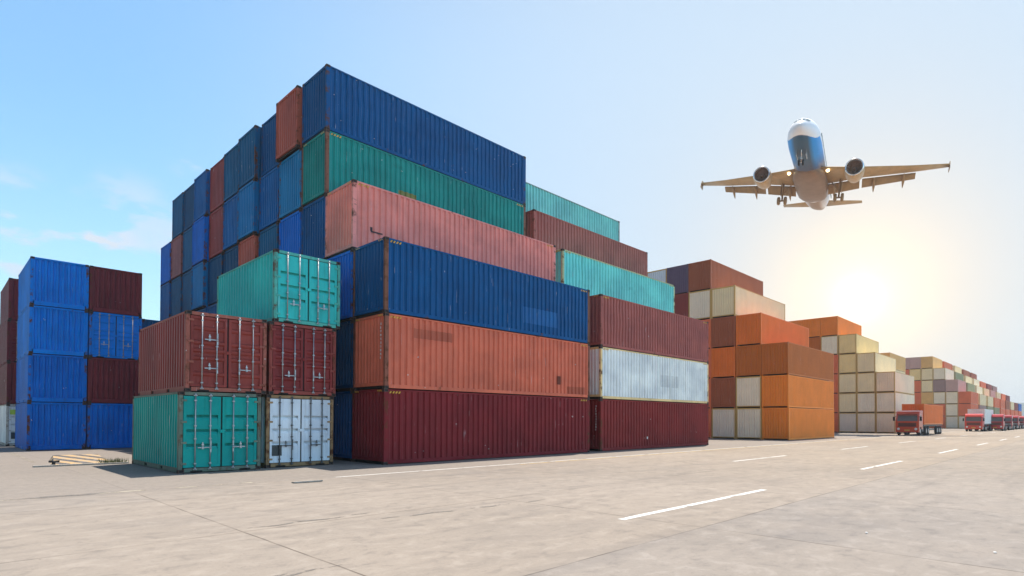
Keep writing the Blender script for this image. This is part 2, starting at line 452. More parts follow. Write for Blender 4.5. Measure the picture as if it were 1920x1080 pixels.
def rod_mesh(H):
    def f():
        mb = MB(); mb.tube((0, 0, 0.085), (0, 0, H - 0.055), 0.019, n=10)
        for z in (0.13, H - 0.10): mb.tube((0, 0, z - 0.04), (0, 0, z + 0.05), 0.034, 0.026, 10); mb.box(-0.022, -0.05, z - 0.035, 0.03, 0.05, z - 0.005)
        for z in (0.30, H * 0.42, H * 0.58, H - 0.28): mb.box(-0.022, -0.034, z - 0.02, 0.038, 0.034, z + 0.02)
        return mb.mesh('locking_rod', [M_STEEL])
    return get(('rod', H), f)
def handle_mesh():
    def f():
        mb = MB(); mb.box(-0.022, 0.0, -0.016, -0.008, 0.36, 0.016); mb.tube((-0.015, 0, -0.05), (-0.015, 0, 0.05), 0.03, n=8)
        mb.box(-0.035, 0.19, -0.05, 0.0, 0.25, 0.04); mb.tube((-0.03, 0.22, 0.09), (0.01, 0.22, 0.09), 0.035, n=8); mb.box(-0.02, 0.205, 0.1, 0.01, 0.235, 0.17)
        mb.box(-0.03, -0.028, -0.16, -0.002, 0.012, 0.22)
        return mb.mesh('handle', [M_STEEL])
    return get('handle', f)
def hinge_mesh():
    def f():
        mb = MB(); mb.box(-0.014, -0.12, -0.032, 0.012, 0.02, 0.032); mb.tube((-0.012, 0.03, -0.05), (-0.012, 0.03, 0.05), 0.016, n=8)
        return mb.mesh('hinge', [M_FRAME])
    return get('hinge', f)
def gasket_mesh(H):
    def f():
        mb = MB(); mb.box(0.128, -W / 2 + 0.108, 0.152, 0.15, W / 2 - 0.108, H - 0.117)
        mb.box(0.020, -0.02, 0.17, 0.128, 0.02, H - 0.125)
        return mb.mesh('door_gasket', [M_RUBBER])
    return get(('gasket', H), f)
def add_doors(root, k, color, style, rodmat=None, handles=((0, 0.36),), plate=None, fcol=None):
    L, H = DIM[k]; x = -L / 2 + 0.03
    obj('door_gasket', gasket_mesh(H), root, loc=(x, 0, 0))
    for sgn in (-1, 1):
        lf = obj('door', leaf_mesh(H, sgn, style), root, color, (x, 0, 0))
        for q in (0.30, 0.70):
            rod = obj('locking_rod', rod_mesh(H), lf, loc=(-0.055, sgn * (0.02 + 1.07 * q), 0))
            if rodmat: rod.material_slots[0].link = 'OBJECT'; rod.material_slots[0].material = rodmat
        for (s2, zf) in handles:
            if s2 in (0, sgn):
                hd = obj('handle', handle_mesh(), lf, loc=(-0.062, sgn * (0.02 + 1.07 * 0.30), H * zf)); hd.scale = (1, sgn, 1)
                if rodmat: hd.material_slots[0].link = 'OBJECT'; hd.material_slots[0].material = rodmat
        for z in (0.30, 0.30 + (H - 0.6) / 3, 0.30 + 2 * (H - 0.6) / 3, H - 0.28):
            hg = obj('hinge', hinge_mesh(), lf, fcol or color, (-0.016, sgn * (W / 2 - 0.10), z)); hg.scale = (1, sgn, 1)
    mb = MB(); mb.box(-0.04, -0.07, -0.05, 0.0, 0.05, 0.05); mb.box(-0.03, -0.1, -0.015, 0.0, 0.1, 0.015)
    obj('door_catch', get('catch', lambda: mb.mesh('door_catch', [M_DOOR])), root, color, (x - 0.013, 0, H * 0.51))

hid_n = 0
def container(k, x, y, z, color, label, group, rot=False, level='near', doors=None, frame_col=None, var=None, hazard=False, post_col=None, code=False, jx=0.0, jy=0.0, name='shipping_container'):
    """x, y = smallest corner of the footprint; rot turns the long axis to Y with the shown end facing the road"""
    L, H = DIM[k]
    if rot: loc = (x + W / 2 + jx, y + L / 2 + jy, z); rz = math.pi / 2
    else: loc = (x + L / 2 + jx, y + W / 2 + jy, z); rz = 0.0
    r = thing(name, label, 'container', loc, rz, group)
    fc = frame_col or color
    var = random.randrange(3) if var is None else var
    if level == 'far':
        obj('body', far_body_mesh(k), r, color); obj('frame', far_frame_mesh(k), r, fc)
        return r
    for s in (-1, 1): obj('side_wall', side_mesh(k, s, var), r, color)
    if doors:
        add_doors(r, k, color, fcol=fc, **doors)
        obj('end_wall', end_mesh(k, 1, var), r, color)
    else:
        for s in (-1, 1): obj('end_wall', end_mesh(k, s, (var + 1) % 3), r, color)
    obj('roof', roof_mesh(k), r, color); obj('frame', frame_mesh(k, bool(doors)), r, fc)
    cm = casting_mesh()
    for sx in (-1, 1):
        for sy in (-1, 1):
            obj('corner_post', post_mesh(k), r, post_col or fc, (sx * (L / 2 - 0.080), sy * (W / 2 - 0.0555), 0))
            for zz in (0.059, H - 0.059):
                obj('corner_casting', cm, r, loc=(sx * (L / 2 - 0.088), sy * (W / 2 - 0.080), zz))
    if code: obj('code_marking', code_mesh(10), r, loc=(-L / 2 + 0.026, -W / 2 + 0.36, H - 0.45))
    if hazard: obj('hazard_stripes', hazard_mesh(k), r)
    return r
def buried(k, x, y, z, color, rot=False, jx=0.0):
    return container(k, x, y, z, color, 'shipping container buried inside the tall stack, hidden behind its neighbours', 'containers hidden inside the stacks', rot, 'far', jx=jx)

G = 1.0
C = {
 'navy': paint(8, 54, 100), 'blue': paint(14, 74, 136), 'dkblue': paint(14, 54, 94), 'brblue': paint(16, 90, 184), 'skyblue': paint(32, 92, 150), 'ltblue': paint(46, 98, 150),
 'red': paint(126, 66, 56), 'brickred': paint(106, 50, 50), 'brown': paint(112, 70, 72), 'pink': paint(184, 112, 106), 'orange': paint(154, 82, 66), 'maroon': paint(90, 27, 33),
 'maroon2': paint(96, 32, 34), 'choc': paint(120, 68, 66), 'green': paint(14, 96, 92), 'teal': paint(36, 138, 134), 'aqua': paint(82, 160, 154), 'mint': paint(88, 154, 148), 'white': paint(206, 214, 220),
 'greywhite': paint(204, 208, 206), 'doorred': paint(96, 36, 38), 'doorbrown': paint(100, 44, 42), 'greendoor': paint(4, 110, 104),
 'royal': paint(2, 86, 164), 'royal2': paint(2, 74, 150), 'wine': paint(84, 34, 42), 'steelblue': paint(24, 70, 112),
 'rust': (0.4, 0.125, 0.06), 'vivid': (0.86, 0.22, 0.045), 'tan': (0.94, 0.29, 0.05), 'amber': (0.58, 0.17, 0.035), 'cream': (0.95, 0.79, 0.5), 'flarewhite': (0.95, 0.83, 0.64), 'purple': paint(78, 66, 82),  # orange, cream and white keys carry the flare's warm light in the paint colour
 'gold': (0.95, 0.73, 0.36), 'peach': (0.95, 0.77, 0.56), 'sage': paint(112, 116, 96), 'greyblue': paint(122, 104, 106), 'redbrown': paint(168, 92, 66), 'mauve': (0.64, 0.42, 0.37), 'ochre': (0.84, 0.52, 0.2), 'flaregrey': (0.88, 0.77, 0.62), 'darkrust': paint(90, 62, 48),  # gold, peach, ochre and warm grey likewise hold painted flare light
}

for k_ in ('blue', 'skyblue', 'steelblue', 'brblue', 'ltblue', 'dkblue'): C[k_] = tuple(x * 0.78 for x in C[k_])

# ------------------------------------------------------------------ ground
def ground_material():
    mt, nt, b = mat('yard_concrete'); g = NT(nt); t = g.n('ShaderNodeTexCoord'); v = t.outputs['Object']
    big = g.noise(v, 0.09, 4, 0.55); mid = g.noise(g.mapping(v, (0.5, 1.1, 1)), 0.9, 5, 0.6); fine = g.noise(v, 28, 4, 0.7)
    c = g.mix(g.rng(big, 0.35, 0.65), (0.335, 0.298, 0.258), (0.405, 0.362, 0.318))
    c = g.mix(g.rng(mid, 0.52, 0.78, 0.0, 0.55), c, (0.235, 0.213, 0.190))
    c = g.mix(g.rng(fine, 0.35, 0.72, 0.0, 0.35), c, (0.27, 0.24, 0.215))
    # streaky tyre-polished marks running along the road
    trk = g.noise(g.mapping(v, (0.06, 1.7, 1)), 1.0, 4, 0.6)
    c = g.mix(g.rng(trk, 0.52, 0.76, 0.0, 0.45), c, (0.225, 0.205, 0.19))
    # small uneven blotches of the worn surface
    bl = g.noise(g.mapping(v, (1.0, 1.25, 1), rot=(0, 0, 0.4)), 2.3, 5, 0.66, 0.4)
    c = g.mix(g.rng(bl, 0.54, 0.68, 0.0, 0.46), c, (0.185, 0.17, 0.16))
    c = g.mix(g.rng(bl, 0.47, 0.36, 0.0, 0.30), c, (0.50, 0.455, 0.41))
    gr_ = g.noise(v, 11.0, 4, 0.7)
    c = g.mix(g.rng(gr_, 0.56, 0.70, 0.0, 0.40), c, (0.20, 0.18, 0.165))
    patch = g.noise(g.mapping(v, (0.22, 0.5, 1)), 1.0, 3, 0.5)
    c = g.mix(g.rng(patch, 0.52, 0.62, 0.0, 0.20), c, (0.255, 0.235, 0.22))
    oil = g.noise(g.mapping(v, (0.35, 0.5, 1), loc=(3, 8, 0)), 1.0, 4, 0.6, 1.0)
    c = g.mix(g.rng(oil, 0.68, 0.78, 0.0, 0.25), c, (0.13, 0.12, 0.11))
    pits = g.noise(v, 9.0, 1)
    c = g.mix(g.rng(pits, 0.80, 0.83, 0.0, 0.7), c, (0.07, 0.06, 0.055))
    # cast slabs: joints 5 m apart
    br = g.n('ShaderNodeTexBrick'); br.offset = 0.0; br.inputs['Scale'].default_value = 1.0
    br.inputs['Brick Width'].default_value = 5.2; br.inputs['Row Height'].default_value = 4.95; br.inputs['Mortar Size'].default_value = 0.018; br.inputs['Mortar Smooth'].default_value = 0.6
    br.inputs['Color1'].default_value = (1.0, 1.0, 1.0, 1); br.inputs['Color2'].default_value = (0.88, 0.90, 0.93, 1); br.inputs['Mortar'].default_value = (0.42, 0.40, 0.38, 1); br.inputs['Bias'].default_value = 0.0
    jv = g.n('ShaderNodeVectorMath', operation='ADD'); g.l(g.mapping(v, loc=(1.9, -4.65, 0)), jv.inputs[0])
    wob = g.n('ShaderNodeTexNoise'); wob.inputs['Scale'].default_value = 1.3; g.l(v, wob.inputs['Vector'])
    ws = g.n('ShaderNodeVectorMath', operation='SCALE'); ws.inputs['Scale'].default_value = 0.03; g.l(wob.outputs['Color'], ws.inputs[0]); g.l(ws.outputs[0], jv.inputs[1])
    g.l(jv.outputs[0], br.inputs['Vector'])
    jn = g.rng(g.noise(v, 0.8, 2), 0.35, 0.6, 0.35, 1.0)
    c = g.mix(jn, c, g.mix(1.0, c, br.outputs['Color'], 'MULTIPLY'))
    # the lane nearest the camera was cast in a greyer mix; rougher old paving under the stacks
    sp = g.n('ShaderNodeSeparateXYZ'); g.l(v, sp.inputs[0])
    c = g.mix(g.rng(sp.outputs['Y'], 4.67, 4.63), c, g.mix(1.0, c, (0.955, 0.98, 1.02), 'MULTIPLY'))
    c = g.mix(g.rng(sp.outputs['X'], 12.0, 34.0), c, g.mix(1.0, c, (1.10, 1.05, 0.96), 'MULTIPLY'))  # flare's warm glow painted into the ground further along the road
    yard = g.rng(g.math('ADD', sp.outputs['Y'], g.rng(g.noise(v, 0.7, 3), 0.3, 0.7, -0.25, 0.25)), 16.3, 16.5)
    yc = g.mix(g.rng(g.noise(v, 7, 5, 0.75), 0.36, 0.66), (0.335, 0.305, 0.275), (0.225, 0.205, 0.19))
    c = g.mix(g.math('MULTIPLY', yard, 0.65), c, yc)
    c = g.mix(1.0, c, (0.84, 0.785, 0.725), 'MULTIPLY')
    g.l(c, b.inputs['Base Color']); b.inputs['Roughness'].default_value = 0.85; b.inputs['Specular IOR Level'].default_value = 0.3
    h = g.math('ADD', g.math('MULTIPLY', fine, 0.25), g.math('ADD', g.math('MULTIPLY', bl, 1.0), g.math('MULTIPLY', g.noise(v, 4.0, 3, 0.6), 0.6)))
    g.bump(h, 0.45, 0.03, b)
    return mt
mb = MB(); mb.add([(-390, -1590, 0), (2990, -1590, 0), (2990, 1590, 0), (-390, 1590, 0)], [(0, 1, 2, 3)])
gr = obj('ground', mb.mesh('ground', [ground_material()])); gr['kind'] = 'structure'

def line_paint(name, col, wear):
    mt, nt, b = mat(name); g = NT(nt); t = g.n('ShaderNodeTexCoord'); v = t.outputs['Object']
    c = g.mix(g.rng(g.noise(v, 5, 4), 0.35, 0.7, 0, 0.4), col, tuple(x * 0.7 for x in col))
    w = g.noise(g.mapping(v, (1.0, 2.2, 1)), 1.4, 5, 0.7); a = g.rng(w, wear, wear + 0.07, 1.0, 0.0)
    g.l(c, b.inputs['Base Color']); g.l(a, b.inputs['Alpha']); b.inputs['Roughness'].default_value = 0.7
    return mt
M_LW = line_paint('white_road_paint', (0.74, 0.71, 0.66), 0.55); M_LF = line_paint('faded_white_paint', (0.66, 0.62, 0.56), 0.55); M_LY = line_paint('faded_yellow_paint', (0.55, 0.36, 0.12), 0.55)
M_LV = line_paint('worn_yellow_paint', (0.42, 0.36, 0.27), 0.43)
def marking(name, x0, y0, x1, y1, m_, z=0.004):
    mb = MB(); n = max(1, int((x1 - x0) / 0.8)); vs = []; rnd = random.Random(int(x0 * 10 + y0))
    for i in range(n + 1):
        x = x0 + (x1 - x0) * i / n; vs += [(x, y0 + rnd.uniform(-.008, .008), z), (x, y1 + rnd.uniform(-.008, .008), z)]
    mb.add(vs, [(2 * i, 2 * i + 2, 2 * i + 3, 2 * i + 1) for i in range(n)])
    o = obj(name, mb.mesh(name, [m_])); o['kind'] = 'structure'; return o
for i in range(12):
    x = 8.15 + 14.35 * i
    marking('lane_marking', x, 5.95, x + 6.0 - 0.05 * i, 6.10, M_LW)
    if i > 0: marking('lane_marking', x + 0.5, 11.05, x + 6.2, 11.21, M_LF)
marking('edge_marking', 8.2, 16.52, 330, 16.66, M_LF); marking('edge_marking', 15.5, 16.22, 330, 16.34, M_LY)
marking('edge_marking', -20, 16.75, 6.0, 16.95, M_LV)
mb = MB(); mb.add([(2.75, 30.2, .004), (2.95, 30.2, .004), (2.95, 39.6, .004), (2.75, 39.6, .004)], [(0, 1, 2, 3)])
o = obj('yard_marking', mb.mesh('yard_marking', [M_LV])); o['kind'] = 'structure'

# ------------------------------------------------------------------ the tall stack of 40-foot boxes (bay one)
X1, HC = 11.67, 2.896
ROWY = [19.727, 22.24, 24.69] + [27.30 + 2.69 * i for i in range(9)]
g1 = 'containers in the tall stack on the corner'
def c1(row, tier, col, label, jx=0.0, **kw): return container('40', X1, ROWY[row - 1], HC * (tier - 1), C[col], label, g1, jx=jx, **kw)
c1(1, 1, 'maroon', 'dark maroon container on the ground at the stack front, under the faded orange one', hazard=True, var=0)
c1(1, 2, 'orange', 'faded orange container between the maroon one below and the navy one above', hazard=True, code=True, post_col=paint(96, 60, 52), var=0, jx=.02)
c1(1, 3, 'navy', 'navy blue container with rusty corner post, resting on the faded orange container', hazard=True, post_col=paint(92, 62, 52), var=1, jx=-.01)
c1(2, 1, 'navy', 'dark navy container on the ground tucked behind the maroon one, only its end showing', jx=.05)
c1(2, 2, 'dkblue', 'dark blue container second from the ground, in the shade behind the faded orange one', jx=.02)
c1(2, 3, 'brblue', 'bright blue container end wedged between the teal door container and the navy one', jx=-.02)
c1(2, 4, 'pink', 'dusty pink container one step back above the navy one, in front of the green one', hazard=True, var=0, frame_col=paint(168, 106, 104))
c1(3, 4, 'navy', 'dark blue container end directly under the green one, left of the pink one', jx=.02)
c1(3, 5, 'green', 'dark green container under the topmost blue one, with a wavy dented side', hazard=True, post_col=paint(84, 62, 54), var=2)
c1(3, 6, 'navy', 'long blue container at the very top corner of the tall stack', var=2)
tall = {
 4: [('navy', 'brblue', 'ltblue', 'red'), (-.02, .04, .03, -.16)],
 5: [('navy', 'steelblue', 'blue', 'navy'), (.05, .06, .08, .16)],
 6: [('navy', 'red', 'skyblue', 'steelblue'), (.02, -.02, -.10, -.08)],
 7: [('navy', 'dkblue', 'blue', 'steelblue'), (.04, .08, .02, .03)],
 8: [('navy', 'dkblue', 'brickred', 'brickred'), (0, .06, .08, .10)],
 9: [('navy', 'skyblue', 'brblue', 'blue'), (.03, -.14, -.12, -.05)],
 10: [('navy', 'steelblue', 'steelblue', 'dkblue'), (.02, .02, .04, .08)],
 11: [('navy', 'steelblue', 'brown', 'steelblue'), (0, .02, 0, .05)],
 12: [('navy', 'blue', 'brblue'), (.02, .0, .0)],
}
words = {
 (4, 4): 'bright blue container end below the light blue one, two columns left of the green container',
 (4, 5): 'light blue container end straight under the rust red top one beside the corner',
 (4, 6): 'rust red container end on the top tier, right beside the topmost blue corner one',
 (5, 4): 'blue container end just above the teal door container, two columns left of the pink one',
 (5, 5): 'mid blue container end, middle tier, second left of the green one',
 (5, 6): 'navy container end on the top tier directly left of the rust red corner one',
 (6, 4): 'small patch of red container end showing just above the teal container roof',
 (6, 5): 'sky blue container end with crisp ribs straight above the low red patch',
 (6, 6): 'blue container end on the top tier, second left of the rust red one',
 (7, 4): 'dark blue container end half hidden by the left end of the teal container',
 (7, 5): 'blue container end between the lower brick red one and the sky blue one',
 (7, 6): 'blue container end on the top tier, directly right of the brick red one',
 (8, 4): 'dark blue container end under the two stacked brick red ends',
 (8, 5): 'brick red container end, the lower of two brick red ends in one column',
 (8, 6): 'brick red container end on the top tier among blue ones, far from the corner',
 (9, 4): 'blue container end with pale edges, low, left of the teal container',
 (9, 5): 'vivid blue container end with a white fleck, left of the lower brick red one',
 (9, 6): 'blue container end on the top tier, directly left of the brick red one',
 (10, 4): 'plain slate blue container end below the stack middle, third column from its far left edge',
 (10, 5): 'slate blue container end right of the dull brown one',
 (10, 6): 'dark blue container end on the top tier, second from its far left end',
 (11, 4): 'slate blue container end directly under the dull brown one',
 (11, 5): 'dull brown container end between two blue ones near the far left edge of the stack',
 (11, 6): 'slate blue container end at the far left end of the top tier',
 (12, 4): 'blue container end on the far left edge of the stack, lower of two',
 (12, 5): 'bright blue container end at the far left edge, one tier lower than the skyline',
}
for row, (cols, jx) in tall.items():
    for i, cn in enumerate(cols):
        t_ = 3 + i
        if t_ == 3: buried('40', X1, ROWY[row - 1], HC * 2, C[cn]); continue
        c1(row, t_, cn, words[(row, t_)], jx=jx[i])
    for t_ in (1, 2): buried('40', X1, ROWY[row - 1], HC * (t_ - 1), C['navy'])
for t_ in (1, 2, 3): buried('40', X1, ROWY[2], HC * (t_ - 1), C['navy'])

def repaint(root, k, var, x0, x1, r0, r1, color, name='repainted_patch'):
    """a coat of touch-up paint lying on the ribs of the road-side wall, between two heights of the sheet"""
    src = side_mesh(k, -1, var); L, H = DIM[k]; hh = (H - 0.24) / 7; mb = MB(); cx = root.location.x
    for p in src.polygons:
        c = sum((src.vertices[i].co for i in p.vertices), Vector()) / len(p.vertices); row = (c.z - 0.168) / hh
        if x0 < c.x + cx < x1 and r0 < row < r1:
            mb.add([(v.x, v.y - 0.003, v.z) for v in (src.vertices[i].co for i in p.vertices)], [tuple(range(len(p.vertices)))])
    return obj(name, mb.mesh(name, [M_PANEL]), root, color)
def weld_plate(root, x, z, w, h, color, name='welded_plate'):
    mb = MB(); y = -W / 2; lx = x - root.location.x; lz = z - root.location.z
    mb.box(lx - w / 2, y + .002, lz - h / 2, lx + w / 2, y + .02, lz + h / 2); return obj(name, mb.mesh(name, [M_PANEL]), root, color)
byname = {o['label']: o for o in bpy.data.objects if 'label' in o}
def find(t): return [o for l, o in byname.items() if l.startswith(t)][0]
ob = find('faded orange container between'); d_ = C['orange']; dk = tuple(x * .68 for x in d_)
repaint(ob, '40', 0, 13.0, 14.9, 5, 6, dk); repaint(ob, '40', 0, 22.1, 23.5, 0, 1, dk)
weld_plate(ob, 21.45, 3.72, .24, .42, tuple(x * .25 for x in d_))
nb = find('navy blue container with rusty'); repaint(nb, '40', 1, 19.0, 21.4, 1, 3, tuple(x * 1.35 + .012 for x in C['navy']))
pb = find('dusty pink container'); weld_plate(pb, 12.75, 9.62, .55, .06, (.06, .04, .04), 'scrape'); weld_plate(pb, 12.5, 9.72, .10, .16, (.06, .04, .04), 'scrape')
gb = find('dark green container under'); repaint(gb, '40', 2, 15.3, 16.3, 1, 3, (.16, .22, .07))
# ------------------------------------------------------------------ second bay
g2 = 'containers in the second bay of the tall stack'
X2 = 24.96
container('40', X2, 19.85, 0, C['maroon2'], 'maroon container on the ground right of the gap, under the white one', g2, code=True, var=1)
container('40', X2, 19.85, HC, C['greywhite'], 'white container with rusty yellow corner posts between two dark red ones', g2, hazard=True, frame_col=paint(178, 158, 120), var=0)
container('40', X2, 19.85, 2 * HC, C['choc'], 'brown container resting on the white one, below the light teal one', g2, hazard=True, var=2)
container('40', 24.50, 22.30, 3 * HC, C['aqua'], 'light teal container with rusty end post, one step behind the brown one', g2, hazard=True, frame_col=paint(130, 140, 112), var=2)
container('40', 24.60, 24.74, 4 * HC, C['choc'], 'long reddish brown container between the upper and lower teal ones', g2, var=1)
container('40', 24.42, 27.25, 5 * HC, C['mint'], 'pale teal container on top of the second bay, right of the big blue one', g2, frame_col=paint(84, 110, 104), var=1)
for r_, n_ in ((1, 3), (2, 4), (3, 5)):
    for t_ in range(n_): buried('40', 24.8, 19.85 + 2.46 * r_, HC * t_, C['choc'])

byname = {o['label']: o for o in bpy.data.objects if 'label' in o}
weld_plate(find('maroon container on the ground right'), 29.53, .66, .10, .14, (.85, .84, .82), 'paint_chip')
wb = find('white container with rusty yellow'); repaint(wb, '40', 0, 31.0, 33.2, 2, 4, tuple(x * .88 for x in C['greywhite']))
# ------------------------------------------------------------------ 20-foot boxes with doors, in front
g3 = 'short containers with doors in front of the tall stack'
H2 = 2.591
container('20', 5.33, 21.08, 0, C['greendoor'], 'green container with double doors standing on the ground at the front left corner', g3, True, doors=dict(style='steps', handles=((0, 0.31),)), frame_col=paint(74, 84, 74), var=2)
container('20', 5.52, 21.16, H2, C['doorbrown'], 'reddish brown door container resting on the green one, with three handles', g3, True, doors=dict(style='ribs', handles=((0, 0.30), (1, 0.66))), frame_col=paint(112, 66, 60), var=0)
wbox = container('20', 8.04, 21.34, 0, C['white'], 'white container with doors and grey rods on the ground beside the green one', g3, True, doors=dict(style='steps', rodmat=M_DARKSTEEL, handles=((0, 0.30),)), frame_col=paint(112, 92, 70), var=1)
container('20', 8.10, 21.30, H2, C['doorred'], 'dark red door container between the white one below and the teal one above', g3, True, doors=dict(style='ribs', handles=((0, 0.27),)), frame_col=paint(104, 52, 50), var=0)
container('20', 8.25, 21.30, 2 * H2, C['teal'], 'teal container with doors on top of the short stack, above the dark red one', g3, True, doors=dict(style='steps', handles=((0, 0.27),)), frame_col=paint(60, 128, 118), var=1)
def plate(parent, name, y0, z0, y1, z1, m_, x=-6.058 / 2 + 0.008):
    mb = MB(); mb.box(x - 0.004, y0, z0, x + 0.012, y1, z1); return obj(name, mb.mesh(name, [m_]), parent)
# (local +y of a turned box is the viewer's left)
plate(wbox, 'door_sticker', 0.68, 0.42, 1.02, 0.80, M_PLATE, -6.058 / 2 + 0.016)
plate(wbox, 'door_sticker', 0.66, 1.93, 1.04, 2.30, M_PALE, -6.058 / 2 + 0.018)

# ------------------------------------------------------------------ the block on the far left
g4 = 'containers in the block on the far left'
for i, (cn, lb) in enumerate((('royal2', 'blue container on the ground at the foot of the all blue column'), ('royal2', 'blue container with a grimy lower edge, second from the ground in the all blue column'),
                              ('royal', 'blue container with a small white chip, third up the all blue column'), ('royal', 'blue container topping the all blue column on the left'))):
    container('20', 3.60, 41.60, H2 * i, C[cn], lb, g4, True, var=1, jx=(0, .01, .03, .04)[i])
container('20', 6.10, 41.55, 0, C['royal2'], 'blue container on the ground under the wine red one, beside the all blue column', g4, True, var=0)
container('20', 6.10, 41.55, H2, C['wine'], 'wine red container between blue ones, just left of the brown door container', g4, True, var=0)
container('20', 6.12, 41.55, 2 * H2, C['royal'], 'blue container with ribbed doors under the topmost wine red one', g4, True, doors=dict(style='ribs', handles=((0, 0.30),)), var=0)
container('20', 6.12, 41.60, 3 * H2, C['wine'], 'wine red container on top beside the all blue column', g4, True, var=0)
container('20', 8.72, 42.3, 2 * H2, C['steelblue'], 'dark blue container peeping out low between the wine red top one and the tall stack', g4, True)
for t_ in (0, 1): buried('20', 8.72, 42.3, H2 * t_, C['royal2'], True)
bx_ = container('20', 3.30, 49.0, 0, C['greywhite'], 'grey container with a lime sticker on the ground at the left picture edge', g4, True, doors=dict(style='steps'), frame_col=paint(140, 140, 138))
plate(bx_, 'door_sticker', 0.76, 1.95, 1.06, 2.25, M_LIME); plate(bx_, 'door_sticker', 0.62, 0.45, 1.0, 0.85, M_PLATE)
container('20', 3.30, 49.0, H2, C['wine'], 'wine red container resting on the grey one at the left picture edge', g4, True)
container('20', 3.28, 49.0, 2 * H2, C['wine'], 'middle wine red container of three stacked at the left picture edge', g4, True, doors=dict(style='ribs'))
container('20', 3.32, 49.0, 3 * H2, C['wine'], 'topmost wine red container at the left picture edge', g4, True)
for i, (cn, lb) in enumerate((('royal2', 'lowest blue container cut off by the left picture edge'), ('royal', 'middle blue container cut off by the left picture edge'), ('wine', 'dark red container cut off by the left picture edge, above blue ones'))):
    container('20', 3.42, 56.4, HC * i, C[cn], lb, g4, True)

# ------------------------------------------------------------------ bays further down the road
FLARE_RUST = (0.62, 0.40, 0.14)  # rust-yellow frames, with the flare's tint put into the colour
g5 = 'containers in the orange and white block'
def bay(x0, y0, rows, group, pitch=2.5, far=True):
    """rows: list of {tier: (colour, label)} from the road backwards; tiers left out below stay closed by plain boxes"""
    for r_, tiers in enumerate(rows):
        for t_, (cn, lb) in tiers.items():
            whit = cn in ('white', 'cream', 'flarewhite', 'flaregrey', 'peach', 'gold')
            container('40', x0 + random.uniform(-.05, .05), y0 + pitch * r_ + random.uniform(-.02, .02), HC * (t_ - 1), C[cn], lb, group, level='far', frame_col=FLARE_RUST if whit else None)
        lo = min(tiers)
        for t_ in range(1, lo): buried('40', x0, y0 + pitch * r_, HC * (t_ - 1), C['redbrown'])
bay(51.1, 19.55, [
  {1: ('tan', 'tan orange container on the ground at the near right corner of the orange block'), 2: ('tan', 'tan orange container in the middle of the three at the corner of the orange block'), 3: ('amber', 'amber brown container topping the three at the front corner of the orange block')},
  {1: ('flarewhite', 'white container end on the ground directly left of the tan orange corner one'), 2: ('flarewhite', 'white container end with faint marks, second tier, above another white one'), 3: ('amber', 'orange brown container end above the white one, left of the amber brown one'), 4: ('vivid', 'vivid orange container one step back, above the amber brown one')},
  {1: ('flaregrey', 'greyish white container end on the ground just right of the maroon second bay'), 2: ('rust', 'rust brown container end on the second tier beside a white one'), 3: ('vivid', 'red orange container end under the rust brown one, right of the second bay'), 4: ('rust', 'rust brown container end below the long cream one'), 5: ('cream', 'long cream white container on the fifth tier of the orange block')},
  {5: ('flarewhite', 'white container end under the rust red top one, beside the cream one'), 6: ('rust', 'rust red container at the top corner of the orange block')},
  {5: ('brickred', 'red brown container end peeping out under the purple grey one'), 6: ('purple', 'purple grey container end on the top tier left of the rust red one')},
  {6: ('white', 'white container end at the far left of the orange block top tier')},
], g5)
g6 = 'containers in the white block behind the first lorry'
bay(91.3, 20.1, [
  {1: ('flarewhite', 'greyish white container on the ground right behind the red lorry cab'), 2: ('flarewhite', 'pinkish white container above and behind the red lorry cab'), 3: ('peach', 'peach white container topping the front column behind the lorry')},
  {1: ('flarewhite', 'white container end on the ground, middle column of the white block'), 2: ('flarewhite', 'white container end on the second tier, middle column of the white block'), 3: ('cream', 'cream container end on the third tier, middle column of the white block'), 4: ('cream', 'long cream container topping the middle column of the white block')},
  {1: ('flaregrey', 'grey white container end on the ground touching the tan orange block'), 2: ('cream', 'cream container end on the second tier touching the orange block'), 3: ('cream', 'cream container end on the third tier touching the orange block'), 4: ('gold', 'pale gold container end on the fourth tier touching the orange block'), 5: ('gold', 'pale gold long container on the fifth tier of the white block')},
  {5: ('flarewhite', 'striped white container end under the orange top one of the white block'), 6: ('tan', 'orange container at the top corner of the white block')},
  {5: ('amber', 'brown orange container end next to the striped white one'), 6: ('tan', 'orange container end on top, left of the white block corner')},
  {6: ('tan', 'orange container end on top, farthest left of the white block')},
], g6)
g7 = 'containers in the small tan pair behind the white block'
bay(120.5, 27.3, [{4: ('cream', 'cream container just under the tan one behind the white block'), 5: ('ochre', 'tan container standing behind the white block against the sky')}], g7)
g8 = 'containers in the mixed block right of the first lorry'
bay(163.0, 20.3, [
  {1: ('flaregrey', 'grey container end on the ground just left of the second lorry'), 2: ('redbrown', 'red brown container above and behind the second lorry'), 3: ('redbrown', 'red brown container topping the front column behind the second lorry')},
  {1: ('flaregrey', 'grey container end on the ground right behind the first lorry trailer'), 2: ('flarewhite', 'off white container end on the second tier right of the first lorry'), 3: ('flarewhite', 'off white container end on the third tier left of the red brown pair'), 4: ('mauve', 'long mauve pink container on the fourth tier of the mixed block')},
  {3: ('flarewhite', 'off white container end under the purple grey one of the mixed block'), 4: ('greyblue', 'purple grey container end in the middle of the mixed block'), 5: ('flarewhite', 'white container on the fifth tier of the mixed block')},
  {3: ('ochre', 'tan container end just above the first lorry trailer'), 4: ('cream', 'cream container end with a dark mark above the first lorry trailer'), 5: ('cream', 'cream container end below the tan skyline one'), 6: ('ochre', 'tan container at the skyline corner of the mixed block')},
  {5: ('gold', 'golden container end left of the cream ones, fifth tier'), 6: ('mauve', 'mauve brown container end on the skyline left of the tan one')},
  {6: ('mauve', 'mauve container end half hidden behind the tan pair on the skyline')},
], g8)
